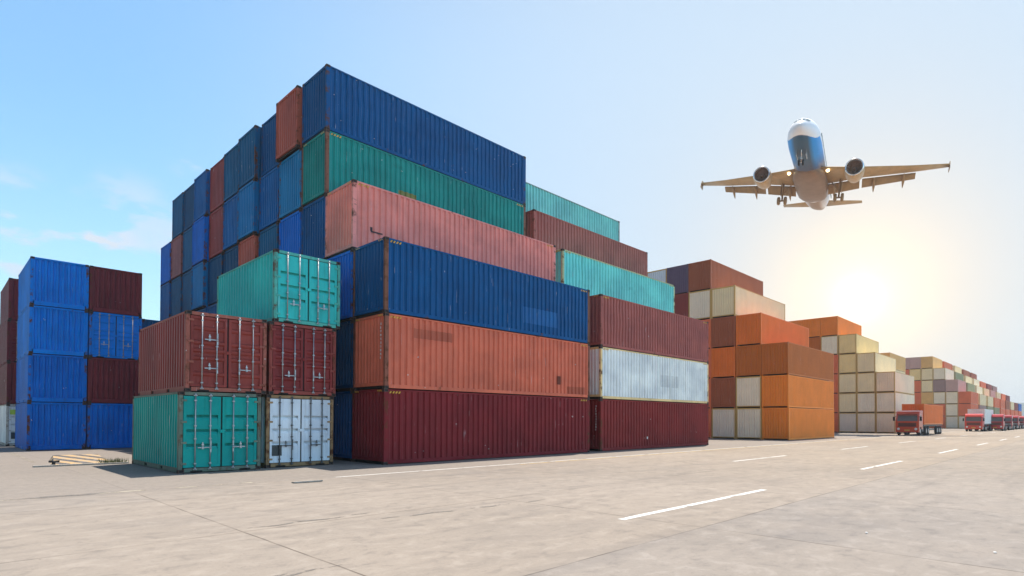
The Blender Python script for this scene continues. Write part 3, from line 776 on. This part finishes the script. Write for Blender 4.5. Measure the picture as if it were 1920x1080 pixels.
g9 = 'containers in the far bays at the end of the row'
far_cols = [
 [['sage', 'greyblue', 'cream'], ['sage'], ['sage'], ['redbrown']],
 [['sage', 'sage', 'cream'], ['flarewhite'], ['cream'], ['cream']],
 [['greyblue', 'sage', 'redbrown'], ['cream'], ['flarewhite'], ['rust']],
 [['flarewhite', 'redbrown', 'redbrown'], ['mauve'], ['redbrown'], ['rust']],
 [['flarewhite', 'redbrown', 'rust'], ['cream'], ['brickred'], []],
 [['redbrown', 'redbrown', 'cream'], ['redbrown'], ['greyblue'], []],
 [['flarewhite', 'redbrown', 'brickred'], ['brickred'], [], []],
 [['brickred', 'redbrown', 'royal2'], [], [], []],
]
nm = {'sage': 'sage green', 'greyblue': 'grey blue', 'white': 'white', 'redbrown': 'red brown', 'flarewhite': 'off white', 'rust': 'rust red', 'mauve': 'mauve', 'brickred': 'brick red', 'royal2': 'blue', 'cream': 'cream'}
dist_w = ['right behind the mixed block', 'second bay past the mixed block', 'third bay past the mixed block', 'fourth bay past the mixed block', 'fourth bay from the far end', 'third bay from the far end', 'second bay from the far end', 'last bay by the hill']
tw = {1: 'on the ground', 2: 'second tier', 3: 'third tier', 4: 'fourth tier', 5: 'fifth tier', 6: 'top tier'}
for b_, rows in enumerate(far_cols):
    x0 = 178.5 + 15.6 * b_
    for r_, cols in enumerate(rows):
        base = 1 if r_ == 0 else r_ + 3
        for i, cn in enumerate(cols):
            t_ = base + i
            whit = cn in ('white', 'flarewhite', 'cream')
            container('40', x0, 20.4 + 2.5 * r_, HC * (t_ - 1), C[cn], f'small {nm[cn]} container {tw[t_]}, {dist_w[b_]}', g9, level='far', frame_col=FLARE_RUST if whit else None)

# ------------------------------------------------------------------ airliner on approach
def paint_white_blue():
    mt, nt, b = mat('airliner_paint'); g = NT(nt); t = g.n('ShaderNodeTexCoord'); sp = g.n('ShaderNodeSeparateXYZ'); g.l(t.outputs['Object'], sp.inputs[0])
    x, y, z = sp.outputs
    # livery: x is metres ahead of the wing; blue belly starts on a curved edge behind the white nose
    ay = g.math('ABSOLUTE', y)
    edge = g.math('SUBTRACT', 15.75, g.math('MULTIPLY', g.math('MULTIPLY', ay, ay), 0.95))
    f1 = g.math('MULTIPLY', g.rng(g.math('SUBTRACT', edge, x), 0.0, 0.08), g.rng(x, -2.0, 5.5))
    zl = g.math('ADD', g.math('MULTIPLY', x, 0.0), -0.15)
    f2 = g.rng(g.math('SUBTRACT', zl, z), 0.0, 0.05)
    blue = g.math('MULTIPLY', f1, f2)
    belly = g.rng(ay, 0.75, 1.25)
    n = g.noise(t.outputs['Object'], 1.2, 4)
    c = g.mix(g.rng(n, 0.3, 0.7), (0.84, 0.85, 0.87), (0.89, 0.89, 0.90))
    bl = g.mix(belly, (0.03, 0.10, 0.18), (0.0, 0.30, 0.80))
    bl = g.mix(g.rng(x, 3.5, 9.5), (0.07, 0.06, 0.13), bl)
    c = g.mix(blue, c, bl)
    pur = g.math('MULTIPLY', g.math('MULTIPLY', g.rng(x, 6.5, 4.0), g.rng(x, -12.0, -3.0)), f2)
    c = g.mix(pur, c, (0.20, 0.14, 0.12))
    tail = g.math('MULTIPLY', g.rng(x, -6.6, -7.4), g.rng(ay, 1.05, 0.55))
    c = g.mix(g.math('MULTIPLY', tail, g.rng(z, 1.2, 0.4)), c, (0.36, 0.27, 0.20))
    g.l(c, b.inputs['Base Color']); b.inputs['Roughness'].default_value = 0.45; b.inputs['Specular IOR Level'].default_value = 0.3
    return mt
M_JET = paint_white_blue()
M_WING = plain('flare_tinted_wing_skin', (0.44, 0.30, 0.13), 0.45, 0.1, 0.18, 1.2)  # flare's golden light put into the skin colour of wings, flaps and nacelles
M_WINGD = plain('dark_wing_skin', (0.30, 0.195, 0.08), 0.5, 0.1, 0.2, 1.5)
M_NAC = plain('nacelle_paint', (0.50, 0.36, 0.19), 0.35, 0.1, 0.15, 1.5)
M_LIP = plain('polished_lip', (0.75, 0.74, 0.72), 0.2, 0.8, 0.08)
M_FAN = plain('fan_brown', (0.26, 0.145, 0.075), 0.4, 0.4, 0.3)
M_FAIR = plain('belly_fairing_paint', (0.25, 0.16, 0.10), 0.4, 0, 0.15, 1.0)
M_GLASS = plain('cockpit_glass', (0.10, 0.16, 0.16), 0.1, 0, 0.1)
mt, nt, b_ = mat('landing_lamp'); b_.inputs['Base Color'].default_value = (1, .9, .7, 1); b_.inputs['Emission Color'].default_value = (1.0, 0.78, 0.40, 1); b_.inputs['Emission Strength'].default_value = 3.0
M_LAMP = mt
def build_plane():
    r = thing('airliner', 'white and blue passenger jet with landing gear down, flying over the yard', 'airplane', (0, 0, 0))
    ox = 16.5
    st = [(0, .04, -.45), (.12, .32, -.45), (.4, .62, -.42), (1, 1.02, -.32), (1.8, 1.38, -.2), (2.8, 1.66, -.1), (4.2, 1.88, -.03), (6, 1.975, 0), (12, 1.975, 0), (18, 1.975, 0), (24, 1.975, 0),
          (27, 1.86, .1), (29.5, 1.62, .3), (32, 1.27, .62), (34.5, .86, .95), (36.4, .5, 1.2), (37.4, .24, 1.3), (37.57, .1, 1.32)]
    mb = MB(); n = 40
    rs = []
    for i in range(len(st) - 1):
        a, b = st[i], st[i + 1]; k = 4 if b[0] - a[0] > 2.4 else 2
        for j in range(k):
            t = j / k; rs.append(tuple(a[q] * (1 - t) + b[q] * t for q in range(3)))
    rs.append(st[-1])
    mb.rings([[(ox - x, math.cos(2 * math.pi * i / n) * rr, zc + math.sin(2 * math.pi * i / n) * rr) for i in range(n)] for (x, rr, zc) in rs])
    obj('fuselage', mb.mesh('fuselage', [M_JET]), r)
    # belly fairing
    mb = MB(); rs = []
    for x, w, d, zc in ((10.4, .4, .15, -1.75), (11.2, 1.3, .55, -1.55), (12.6, 2.0, 1.0, -1.30), (14.5, 2.2, 1.18, -1.22), (19, 2.2, 1.18, -1.22), (21.5, 2.1, 1.05, -1.25), (22.9, 1.7, .7, -1.42), (23.6, 1.2, .35, -1.6)):
        rs.append([(ox - x, w * math.copysign(abs(math.cos(t)) ** .7, math.cos(t)), zc + d * math.copysign(abs(math.sin(t)) ** .7, math.sin(t))) for t in [2 * math.pi * i / 28 for i in range(28)]])
    mb.rings(rs); obj('belly_fairing', mb.mesh('belly_fairing', [M_FAIR]), r)
    mb = MB(); rs = []
    for x, w, d, zc in ((23.2, 1.55, .10, -1.85), (23.75, 1.5, .10, -1.80)):
        rs.append([(ox - x, 1.985 * math.cos(t), 1.985 * math.sin(t)) for t in [math.pi * 1.12 + math.pi * .76 * i / 20 for i in range(21)]])
    vs = rs[0] + rs[1]; mb.add(vs, [(i, i + 1, 22 + i, 21 + i) for i in range(20)]); obj('fairing_rim', mb.mesh('fairing_rim', [M_LIP]), r)
    # cockpit panes
    for s in (-1, 1):
        for a0, a1 in ((0.06, 0.40), (0.46, 0.85)):
            mb = MB(); vs = []
            for x in (0.72, 1.30):
                for a in (a0, (a0 + a1) / 2, a1):
                    xx = x + 0.42 * a * a; k = [q for q in range(len(st) - 1) if st[q][0] <= xx][-1]; t = (xx - st[k][0]) / (st[k + 1][0] - st[k][0])
                    rr = st[k][1] * (1 - t) + st[k + 1][1] * t; zc = st[k][2] * (1 - t) + st[k + 1][2] * t
                    vs.append((ox - xx + .02, s * math.sin(a) * (rr + .025), zc + math.cos(a) * (rr + .025)))
            mb.add(vs, [(0, 1, 4, 3), (1, 2, 5, 4)]); obj('cockpit_window', mb.mesh('cockpit_window', [M_GLASS]), r)
    # cabin windows, as one strip of panes on each side
    for s in (-1, 1):
        mb = MB()
        for i in range(46):
            x = 5.6 + i * 0.53; a = R(78)
            mb.box(ox - x - .12, s * 1.90 - .05, .36, ox - x + .12, s * 1.90 + .05, .72)
        o = obj('cabin_windows', mb.mesh('cabin_windows', [M_GLASS]), r); o['kind'] = 'stuff'
    def aero(le, chord, y, z, th, n=9):
        up = [(le + chord * t, y, z + th * chord * (2.6 * math.sqrt(max(t, 0)) * (1 - t) * .42 + .02 * (1 - t))) for t in [i / n for i in range(n + 1)]]
        lo = [(le + chord * t, y, z - th * chord * (2.0 * math.sqrt(max(t, 0)) * (1 - t) * .36 + .02 * (1 - t))) for t in [i / n for i in range(n, -1, -1)]]
        return [(ox - p[0], p[1], p[2]) for p in up + lo]
    for s in (-1, 1):
        mb = MB(); mb.rings([aero(11.6, 6.9, s * 1.5, -1.15, .15), aero(14.3, 4.2, s * 6.4, -.55, .125), aero(17.5, 2.6, s * 12.4, .25, .115), aero(19.9, 1.35, s * 16.9, .98, .11)], 0, True)
        w = obj('wing', mb.mesh('wing', [M_WING]), r)
        for (ya, yb, xa, xb, ca, cb, za, zb) in ((2.2, 6.2, 18.55, 18.55, 1.75, 1.5, -1.20, -.80), (6.5, 13.0, 18.55, 20.2, 1.45, .95, -.78, .10)):
            mb = MB(); R_ = []
            for yy, xx, cc, zz in ((ya, xa, ca, za), (yb, xb, cb, zb)):
                dx, dz = math.cos(R(32)) * cc, -math.sin(R(32)) * cc
                R_.append([(ox - xx, s * yy, zz + .10), (ox - xx - dx * .4, s * yy, zz + dz * .4 + .12), (ox - xx - dx, s * yy, zz + dz), (ox - xx - dx * .4, s * yy, zz + dz * .4 - .07), (ox - xx, s * yy, zz - .08)])
            mb.rings(R_, 0, False); obj('flap', mb.mesh('flap', [M_WINGD]), w)
        for yy, xx, zz in ((3.0, 17.6, -1.45), (8.0, 18.0, -.80), (11.6, 19.0, -.15)):
            mb = MB(); rs = []
            for t, rr in ((0, .05), (.15, .17), (.4, .24), (.7, .21), (.9, .11), (1.0, .02)):
                px_, pz_ = ox - xx - 2.9 * t, zz - .12 - 1.0 * t * t
                rs.append([(px_, s * yy + math.cos(q) * rr * .8, pz_ + math.sin(q) * rr * 1.3) for q in [2 * math.pi * i / 12 for i in range(12)]])
            mb.rings(rs); obj('flap_track_fairing', mb.mesh('flap_track_fairing', [M_WINGD]), w)
        mb = MB(); mb.hexa([(ox - 20.0, s * 16.86, .42), (ox - 21.4, s * 16.86, .32), (ox - 21.4, s * 16.94, .32), (ox - 20.0, s * 16.94, .42)], [(ox - 20.7, s * 16.86, 1.6), (ox - 21.5, s * 16.86, 1.65), (ox - 21.5, s * 16.94, 1.65), (ox - 20.7, s * 16.94, 1.6)])
        obj('wingtip_fence', mb.mesh('wingtip_fence', [M_WINGD]), w)
        # engine
        e = obj('engine', None, r) if False else None
        mb = MB(); mb.lathe([(0.0, 1.0), (-.12, 1.10), (-.6, 1.19), (-1.6, 1.2), (-2.8, 1.08), (-3.6, .88)], 'x', 32, cap0=False, cap1=False)
        mb.lathe([(-3.6, .88), (-3.3, .62), (-4.4, .42), (-5.0, .18)], 'x', 24, 0, False, True)
        e = obj('engine', mb.mesh('engine', [M_NAC]), r, loc=(ox - 10.3, s * 5.75, -1.95))
        mb = MB(); mb.lathe([(-.14, 1.115), (-.02, 1.06), (.02, .99), (-.10, .93), (-.35, .90)], 'x', 32, cap0=False, cap1=False); obj('intake_lip', mb.mesh('intake_lip', [M_LIP]), e)
        mb = MB(); mb.lathe([(-.30, .905), (-1.1, .88), (-1.15, .3)], 'x', 32, cap0=False, cap1=False); mb.lathe([(-.75, .02), (-.9, .16), (-1.15, .30)], 'x', 20)
        for i in range(18):
            t = 2 * math.pi * i / 18; c_, s_ = math.cos(t), math.sin(t); c2, s2 = math.cos(t + .22), math.sin(t + .22)
            mb.add([(-1.05, .28 * c_, .28 * s_), (-1.0, .87 * c_, .87 * s_), (-1.14, .87 * c2, .87 * s2), (-1.14, .28 * c2, .28 * s2)], [(0, 1, 2, 3)])
        obj('fan', mb.mesh('fan', [M_FAN]), e)
        mb = MB(); mb.hexa([(-.8, -.16, 1.0), (-4.3, -.16, .5), (-4.3, .16, .5), (-.8, .16, 1.0)], [(-2.6, -.14, 1.5), (-5.6, -.14, 1.25), (-5.6, .14, 1.25), (-2.6, .14, 1.5)]); obj('pylon', mb.mesh('pylon', [M_NAC]), e)
        # tailplane
        mb = MB(); mb.rings([aero(32.2, 3.3, s * .6, 1.0, .10), aero(35.3, 1.35, s * 6.2, 1.6, .10)]); obj('tailplane', mb.mesh('tailplane', [M_WING]), r)
        # main gear
        mb = MB(); gx, gy = ox - 17.7, s * 3.8
        mb.tube((gx, gy, -1.0), (gx, gy, -3.4), .16, .12, 12); mb.tube((gx, gy - .55, -3.4), (gx, gy + .55, -3.4), .11); mb.tube((gx, gy - s * 1.1, -1.2), (gx, gy, -2.6), .07); mb.tube((gx + .9, gy, -1.1), (gx, gy, -2.9), .06)
        mb.box(gx - .5, gy + s * .25 - .03, -2.6, gx + .5, gy + s * .25 + .03, -1.1)
        gm = obj('main_gear', mb.mesh('main_gear', [M_WINGD]), r)
        for q in (-.46, .46):
            mb = MB(); mb.lathe([(-.19, .35), (-.20, .46), (-.12, .57), (.12, .57), (.20, .46), (.19, .35)], 'y', 24); obj('wheel', mb.mesh('wheel', [M_WINGD]), gm, loc=(gx, gy + q, -3.4))
        mb = MB(); mb.lathe([(-.05, .16), (.05, .24), (.10, .24)], 'x', 16); obj('landing_light', mb.mesh('landing_light', [M_LAMP]), r, loc=(ox - 12.6, s * 2.45, -1.35))
    mb = MB(); gx = ox - 4.4
    mb.tube((gx, 0, -1.5), (gx, 0, -3.1), .12, .09, 12); mb.tube((gx, -.3, -3.1), (gx, .3, -3.1), .07); mb.tube((gx + .9, 0, -1.8), (gx, 0, -2.7), .05)
    for s in (-1, 1): mb.box(gx - .9, s * .55 - .02, -2.4, gx + .7, s * .55 + .02, -1.75)
    ng = obj('nose_gear', mb.mesh('nose_gear', [M_LIP]), r)
    for q in (-.24, .24):
        mb = MB(); mb.lathe([(-.10, .22), (-.11, .30), (-.06, .38), (.06, .38), (.11, .30), (.10, .22)], 'y', 20); obj('wheel', mb.mesh('wheel', [M_RUBBER]), ng, loc=(gx, q, -3.1))
    mb = MB(); mb.lathe([(-.03, .1), (.05, .15)], 'x', 12); obj('landing_light', mb.mesh('landing_light', [M_LIP]), r, loc=(gx + .15, 0, -2.55))
    mb = MB()
    def fin(x0, x1, z): return [(ox - x0, -.13, z), (ox - (x0 + x1) / 2, -.16, z), (ox - x1, -.03, z), (ox - x1, .03, z), (ox - (x0 + x1) / 2, .16, z), (ox - x0, .13, z)]
    mb.rings([fin(29.5, 35.9, 1.2), fin(34.6, 37.4, 7.4)], 0, False); obj('tail_fin', mb.mesh('tail_fin', [M_JET]), r)
    return r
jet = build_plane()
jet.location = (84.62, 29.05, 37.13); jet.rotation_euler = (-0.1079, 0.0177, 3.3997)

# ------------------------------------------------------------------ lorries
def car_paint():
    mt, nt, b = mat('lorry_paint'); g = NT(nt); oi = g.n('ShaderNodeObjectInfo'); t = g.n('ShaderNodeTexCoord')
    n = g.noise(t.outputs['Object'], 2.0, 4)
    g.l(g.mix(g.rng(n, .4, .8, 0, .3), oi.outputs['Color'], g.mix(.5, oi.outputs['Color'], (.15, .12, .1))), b.inputs['Base Color']); b.inputs['Roughness'].default_value = .35; b.inputs['Coat Weight'].default_value = .4
    return mt
M_LORRY = car_paint()
M_WS = plain('windscreen_glass', (0.16, 0.15, 0.14), 0.12, 0, .1)
M_HEAD = plain('headlamp_lens', (0.75, 0.74, 0.70), 0.15, 0, .1)
M_GRILLE = plain('dark_grille', (0.13, 0.03, 0.02), 0.5)
M_TYRE = plain('tyre_rubber', (0.018, 0.017, 0.017), 0.85)
M_RIM = plain('wheel_rim', (0.35, 0.35, 0.35), 0.4, .5)
M_NUM = plain('number_plate_yellow', (0.62, 0.42, 0.05), 0.5)
def wheel_meshes():
    def f():
        mb = MB(); mb.lathe([(-.15, .30), (-.16, .44), (-.10, .52), (.10, .52), (.16, .44), (.15, .30)], 'y', 24)
        mr = MB(); mr.lathe([(-.155, .29), (-.10, .27), (-.06, .10), (.06, .10), (.10, .27), (.155, .29)], 'y', 20)
        return mb.mesh('tyre', [M_TYRE]), mr.mesh('rim', [M_RIM])
    return get('wheels', f)
def make_lorry(label, col, loc, rz, group, trailer=True, length=12.3):
    """cab front faces local -x; origin on the ground under the front bumper"""
    r = thing('lorry', label, 'truck', loc, rz, group)
    mb = MB()
    def prof(y, ins):
        return [(0.10, y, .55), (0.03, y, 1.0), (0.02, y, 1.62), (0.30 + ins, y, 2.52), (0.52 + ins, y, 2.86), (1.1, y, 3.02), (2.15, y, 3.02), (2.15, y, .75), (1.4, y, .75), (1.25, y, 1.02), (.55, y, 1.02), (.42, y, .55)]
    mb.rings([prof(-1.24, .10), prof(-1.16, 0), prof(1.16, 0), prof(1.24, .10)], 0, False)
    cab = obj('cab', mb.mesh('cab', [M_LORRY]), r, col)
    mb = MB()
    def ws(z): t = (z - 1.62) / .9; return .02 + .28 * t
    mb.add([(ws(1.72) - .012, -1.08, 1.72), (ws(1.72) - .012, 1.08, 1.72), (ws(2.42) - .012, 1.02, 2.42), (ws(2.42) - .012, -1.02, 2.42)], [(0, 1, 2, 3)])
    obj('windscreen', mb.mesh('windscreen', [M_WS]), cab)
    mb = MB(); mb.box(.10, -1.05, 2.46, .42, 1.05, 2.54); obj('sun_visor', mb.mesh('sun_visor', [M_GRILLE]), cab)
    for s in (-1, 1):
        mb = MB(); mb.add([(.62, s * 1.245, 1.75), (1.35, s * 1.245, 1.75), (1.35, s * 1.245, 2.42), (.72, s * 1.245, 2.42)], [(0, 1, 2, 3)]); obj('side_window', mb.mesh('side_window', [M_WS]), cab)
        mb = MB(); mb.box(-.02, s * 1.42 - .10, 1.75, .10, s * 1.42 + .10, 2.25); mb.tube((.2, s * 1.2, 2.3), (.04, s * 1.42, 2.2), .02); mb.tube((.2, s * 1.2, 1.8), (.04, s * 1.42, 1.85), .02); obj('mirror', mb.mesh('mirror', [M_BLACK]), cab)
        mb = MB(); mb.lathe([(-.05, .05), (-.045, .14), (0, .16)], 'x', 16); o = obj('headlight', mb.mesh('headlight', [M_HEAD]), r, loc=(-.03, s * .92, .78))
    mb = MB(); mb.box(-.002, -.95, 1.05, .05, .95, 1.52)
    for i in range(4): mb.box(-.018, -.93, 1.09 + i * .11, .02, .93, 1.13 + i * .11)
    obj('grille', mb.mesh('grille', [M_GRILLE]), cab)
    mb = MB(); mb.hexa([(-.02, -1.2, .38), (.42, -1.24, .38), (.42, 1.24, .38), (-.02, 1.2, .38)], [(-.06, -1.2, .93), (.42, -1.24, .93), (.42, 1.24, .93), (-.06, 1.2, .93)]); obj('bumper', mb.mesh('bumper', [M_LORRY]), r, col)
    mb = MB(); mb.box(-.085, -.28, .56, -.06, .28, .70); obj('number_plate', mb.mesh('number_plate', [M_NUM]), r)
    mb = MB(); mb.box(.6, -.45, .62, 6.2, .45, .95)
    for s in (-1, 1): mb.box(2.3, s * .8 - .3, .45, 3.3, s * .8 + .3, .95)
    obj('chassis', mb.mesh('chassis', [M_DARKSTEEL]), r)
    tm, rm = wheel_meshes()
    ax = [.95 + .0, 4.4, 5.7]
    if trailer:
        mb = MB(); mb.box(2.9, -.5, 1.02, 3.0 + length, .5, 1.28)
        for s in (-1, 1): mb.box(2.95, s * 1.1 - .06, 1.14, 3.0 + length, s * 1.1 + .06, 1.28)
        for i in range(7): mb.box(3.0 + i * (length - .2) / 6, -1.15, 1.16, 3.14 + i * (length - .2) / 6, 1.15, 1.26)
        for s in (-1, 1): mb.box(6.7, s * .95 - .1, .5, 6.95, s * .95 + .1, 1.1); mb.box(7.1, s * 1.0 - .03, .55, 10.6, s * 1.0 + .03, .72)
        obj('trailer', mb.mesh('trailer', [M_DARKSTEEL]), r)
        ax += [length - .9, length + .4, length + 1.7]
    for x in ax:
        for s in (-1, 1):
            w = obj('wheel', tm, r, loc=(x, s * 1.06, .52)); obj('rim', rm, w)
    return r
RED = lin(212, 74, 34)
g10 = 'lorries waiting in line at the edge of the road'
make_lorry('red lorry nearest to us with a rust orange container on its trailer', RED, (79.6, 16.25, 0), 0.0, g10)
container('40s', 82.75, 15.03, 1.285, paint(190, 104, 54), 'rust orange container riding on the trailer of the nearest red lorry', 'containers on lorry trailers', level='far', frame_col=paint(170, 100, 56))
make_lorry('red lorry second in line, carrying a grey white container', lin(208, 60, 44), (119.5, 14.55, 0), 0.0, g10)
container('40s', 122.65, 13.33, 1.285, C['greywhite'], 'grey white container on the trailer of the second red lorry', 'containers on lorry trailers', level='far')
for i, (x, lb) in enumerate(((131.5, 'small red lorry cab third in line, right behind the grey white trailer'), (147.0, 'small red lorry fourth in line down the road'), (161.5, 'tiny red lorry fifth in line, far down the road'), (176.5, 'tiny red lorry last in line by the hill'))):
    make_lorry(lb, (lin(196, 44, 48), lin(176, 40, 44), lin(184, 46, 48), lin(190, 50, 50))[i], (x, 12.8, 0), 0.0, g10)

# ------------------------------------------------------------------ low striped kerb pad, loose slab, stones, grass
def stripes():
    mt, nt, b = mat('striped_kerb_paint'); g = NT(nt); t = g.n('ShaderNodeTexCoord'); sp = g.n('ShaderNodeSeparateXYZ'); g.l(t.outputs['Object'], sp.inputs[0])
    u = g.math('ADD', g.math('MULTIPLY', sp.outputs['X'], 1.0), g.math('MULTIPLY', sp.outputs['Y'], 0.42))
    s_ = g.math('FRACT', g.math('MULTIPLY', u, 1.5)); f = g.rng(s_, .50, .53)
    n = g.noise(t.outputs['Object'], 6, 4)
    y = g.mix(g.rng(n, .35, .7), (.54, .33, .12), (.38, .31, .24)); k = g.mix(g.rng(n, .4, .7), (.07, .065, .06), (.20, .18, .16))
    g.l(g.mix(f, y, k), b.inputs['Base Color']); b.inputs['Roughness'].default_value = .8
    return mt
M_CONC = plain('kerb_concrete', (.36, .33, .29), .9, 0, .25, 4, .3)
kr = thing('kerb_island', 'low concrete kerb pad painted in yellow and dark diagonal stripes, left of the green container', 'kerb', (3.9, 28.6, 0))
mb = MB(); mb.hexa([(-.85, -1.0, .0), (.95, -1.0, .0), (1.05, 2.4, 0), (-.55, 2.4, 0)], [(-.75, -.85, .06), (.85, -.85, .06), (.95, 2.2, .24), (-.45, 2.2, .24)]); obj('striped_pad', mb.mesh('striped_pad', [stripes()]), kr)
mb = MB(); mb.box(-1.35, -1.25, 0, 1.38, -1.02, .055); obj('edge_strip', mb.mesh('edge_strip', [M_CONC]), kr)
mb = MB(); mb.tube((-.78, -.95, .03), (-.78, -.95, .20), .05, .06); mb.tube((-.92, -.95, .17), (-.62, -.95, .17), .035); obj('tie_down_stub', mb.mesh('tie_down_stub', [M_BLACK]), kr)
sl = MB(); sl.hexa([(6.66, 15.74, .012), (7.40, 15.66, .012), (7.42, 15.90, .0), (6.68, 15.97, .0)], [(6.66, 15.74, .045), (7.40, 15.66, .05), (7.42, 15.90, .03), (6.68, 15.97, .03)])
tag(obj('loose_slab', sl.mesh('loose_slab', [M_CONC])), 'tilted pale slab lying loose on the road edge before the white door container', 'slab')
M_GRASS = plain('dry_grass', (.10, .12, .035), .8, 0, .4, 20)
mb = MB(); rnd = random.Random(4)
for i in range(300):
    x = rnd.choice([4.75, 4.95, 5.12, 4.6]) + rnd.gauss(0, .12); y = 27.6 + rnd.gauss(0, .10); h = rnd.uniform(.05, .26); a = rnd.uniform(0, 6.28); dx, dy = math.cos(a) * .012, math.sin(a) * .012; lx, ly = rnd.gauss(0, .06), rnd.gauss(0, .06)
    mb.add([(x - dx, y - dy, 0), (x + dx, y + dy, 0), (x + lx, y + ly, h)], [(0, 1, 2)])
gs = obj('grass', mb.mesh('grass', [M_GRASS])); gs['kind'] = 'stuff'
M_STONE = plain('pale_stone', (.75, .73, .70), .8, 0, .1, 30)
def stone(x, y, s, label):
    bm = bmesh.new(); bmesh.ops.create_icosphere(bm, subdivisions=2, radius=s); rn = random.Random(int(x * 100))
    for v in bm.verts: v.co *= rn.uniform(.8, 1.15); v.co.z *= .6
    me = bpy.data.meshes.new('stone'); bm.to_mesh(me); bm.free(); me.materials.append(M_STONE)
    tag(obj('stone', me, loc=(x, y, s * .45)), label, 'stone', 'small stones on the road')
stone(9.76, 2.55, .021, 'small pale stone on the road, left of two in the right foreground')
stone(9.47, .93, .020, 'small pale stone on the road, right of two at the lower right')

# dark cracks and old oil streaks on the slabs
M_CRACK = line_paint('oily_crack', (0.19, 0.165, 0.14), 0.46)
def streak(pts, w):
    mb = MB(); vs = []; rn = random.Random(len(pts))
    n = len(pts)
    for i, (x, y) in enumerate(pts):
        ww = w * math.sin(math.pi * (i + .3) / n) * rn.uniform(.5, 1.2); vs += [(x, y - ww, .0045), (x, y + ww, .0045)]
    mb.add(vs, [(2 * i, 2 * i + 2, 2 * i + 3, 2 * i + 1) for i in range(n - 1)])
    o = obj('road_stain', mb.mesh('road_stain', [M_CRACK])); o['kind'] = 'structure'
streak([(1.05 + .16 * i, 6.42 + .012 * i + .03 * math.sin(i * 1.7)) for i in range(16)], .05)
streak([(1.9 + .12 * i, 6.62 + .02 * math.sin(i)) for i in range(8)], .06)
streak([(3.1 + .2 * i, 9.8 + .05 * math.sin(i * 1.3)) for i in range(14)], .05)
streak([(5.2 + .3 * i, 9.1 - .03 * i + .05 * math.sin(i * 2.1)) for i in range(14)], .06)
streak([(1.0 + .25 * i, 16.9 + .04 * math.sin(i)) for i in range(9)], .22)

# ------------------------------------------------------------------ hills
M_HILL = plain('wooded_hillside', (.06, .085, .05), .95, 0, .35, .02)
mb = MB(); rnd = random.Random(11); vs = []; NX, NY = 60, 14
for j in range(NY + 1):
    for i in range(NX + 1):
        x = 1700 + 1100 * j / NY; y = -1400 + 1600 * i / NX * 1.0
        h = 58 * math.sin(math.pi * min(1, j / NY * 1.15)) ** 1 * (0.55 + .45 * math.sin(i * .23 + 1.0) * math.cos(i * .11)) + rnd.uniform(-3, 3)
        vs.append((x, y, max(-2, h) if 0 < j else -2))
mb.add(vs, [(j * (NX + 1) + i, j * (NX + 1) + i + 1, (j + 1) * (NX + 1) + i + 1, (j + 1) * (NX + 1) + i) for j in range(NY) for i in range(NX)], 0, True)
hl = obj('hills', mb.mesh('hills', [M_HILL])); hl['kind'] = 'structure'

# ------------------------------------------------------------------ summer haze
mb = MB(); mb.box(-400, -1600, -1.0, 3000, 1600, 80.0)
hm = bpy.data.materials.new('haze'); hm.use_nodes = True; hn = hm.node_tree; hn.nodes.clear()
ho = hn.nodes.new('ShaderNodeOutputMaterial'); hv = hn.nodes.new('ShaderNodeVolumePrincipled')
hv.inputs['Color'].default_value = (0.93, 0.95, 0.98, 1); hv.inputs['Density'].default_value = 0.00040; hv.inputs['Anisotropy'].default_value = 0.45
hn.links.new(hv.outputs[0], ho.inputs['Volume'])
hz = obj('haze', mb.mesh('haze', [hm])); hz['kind'] = 'stuff'
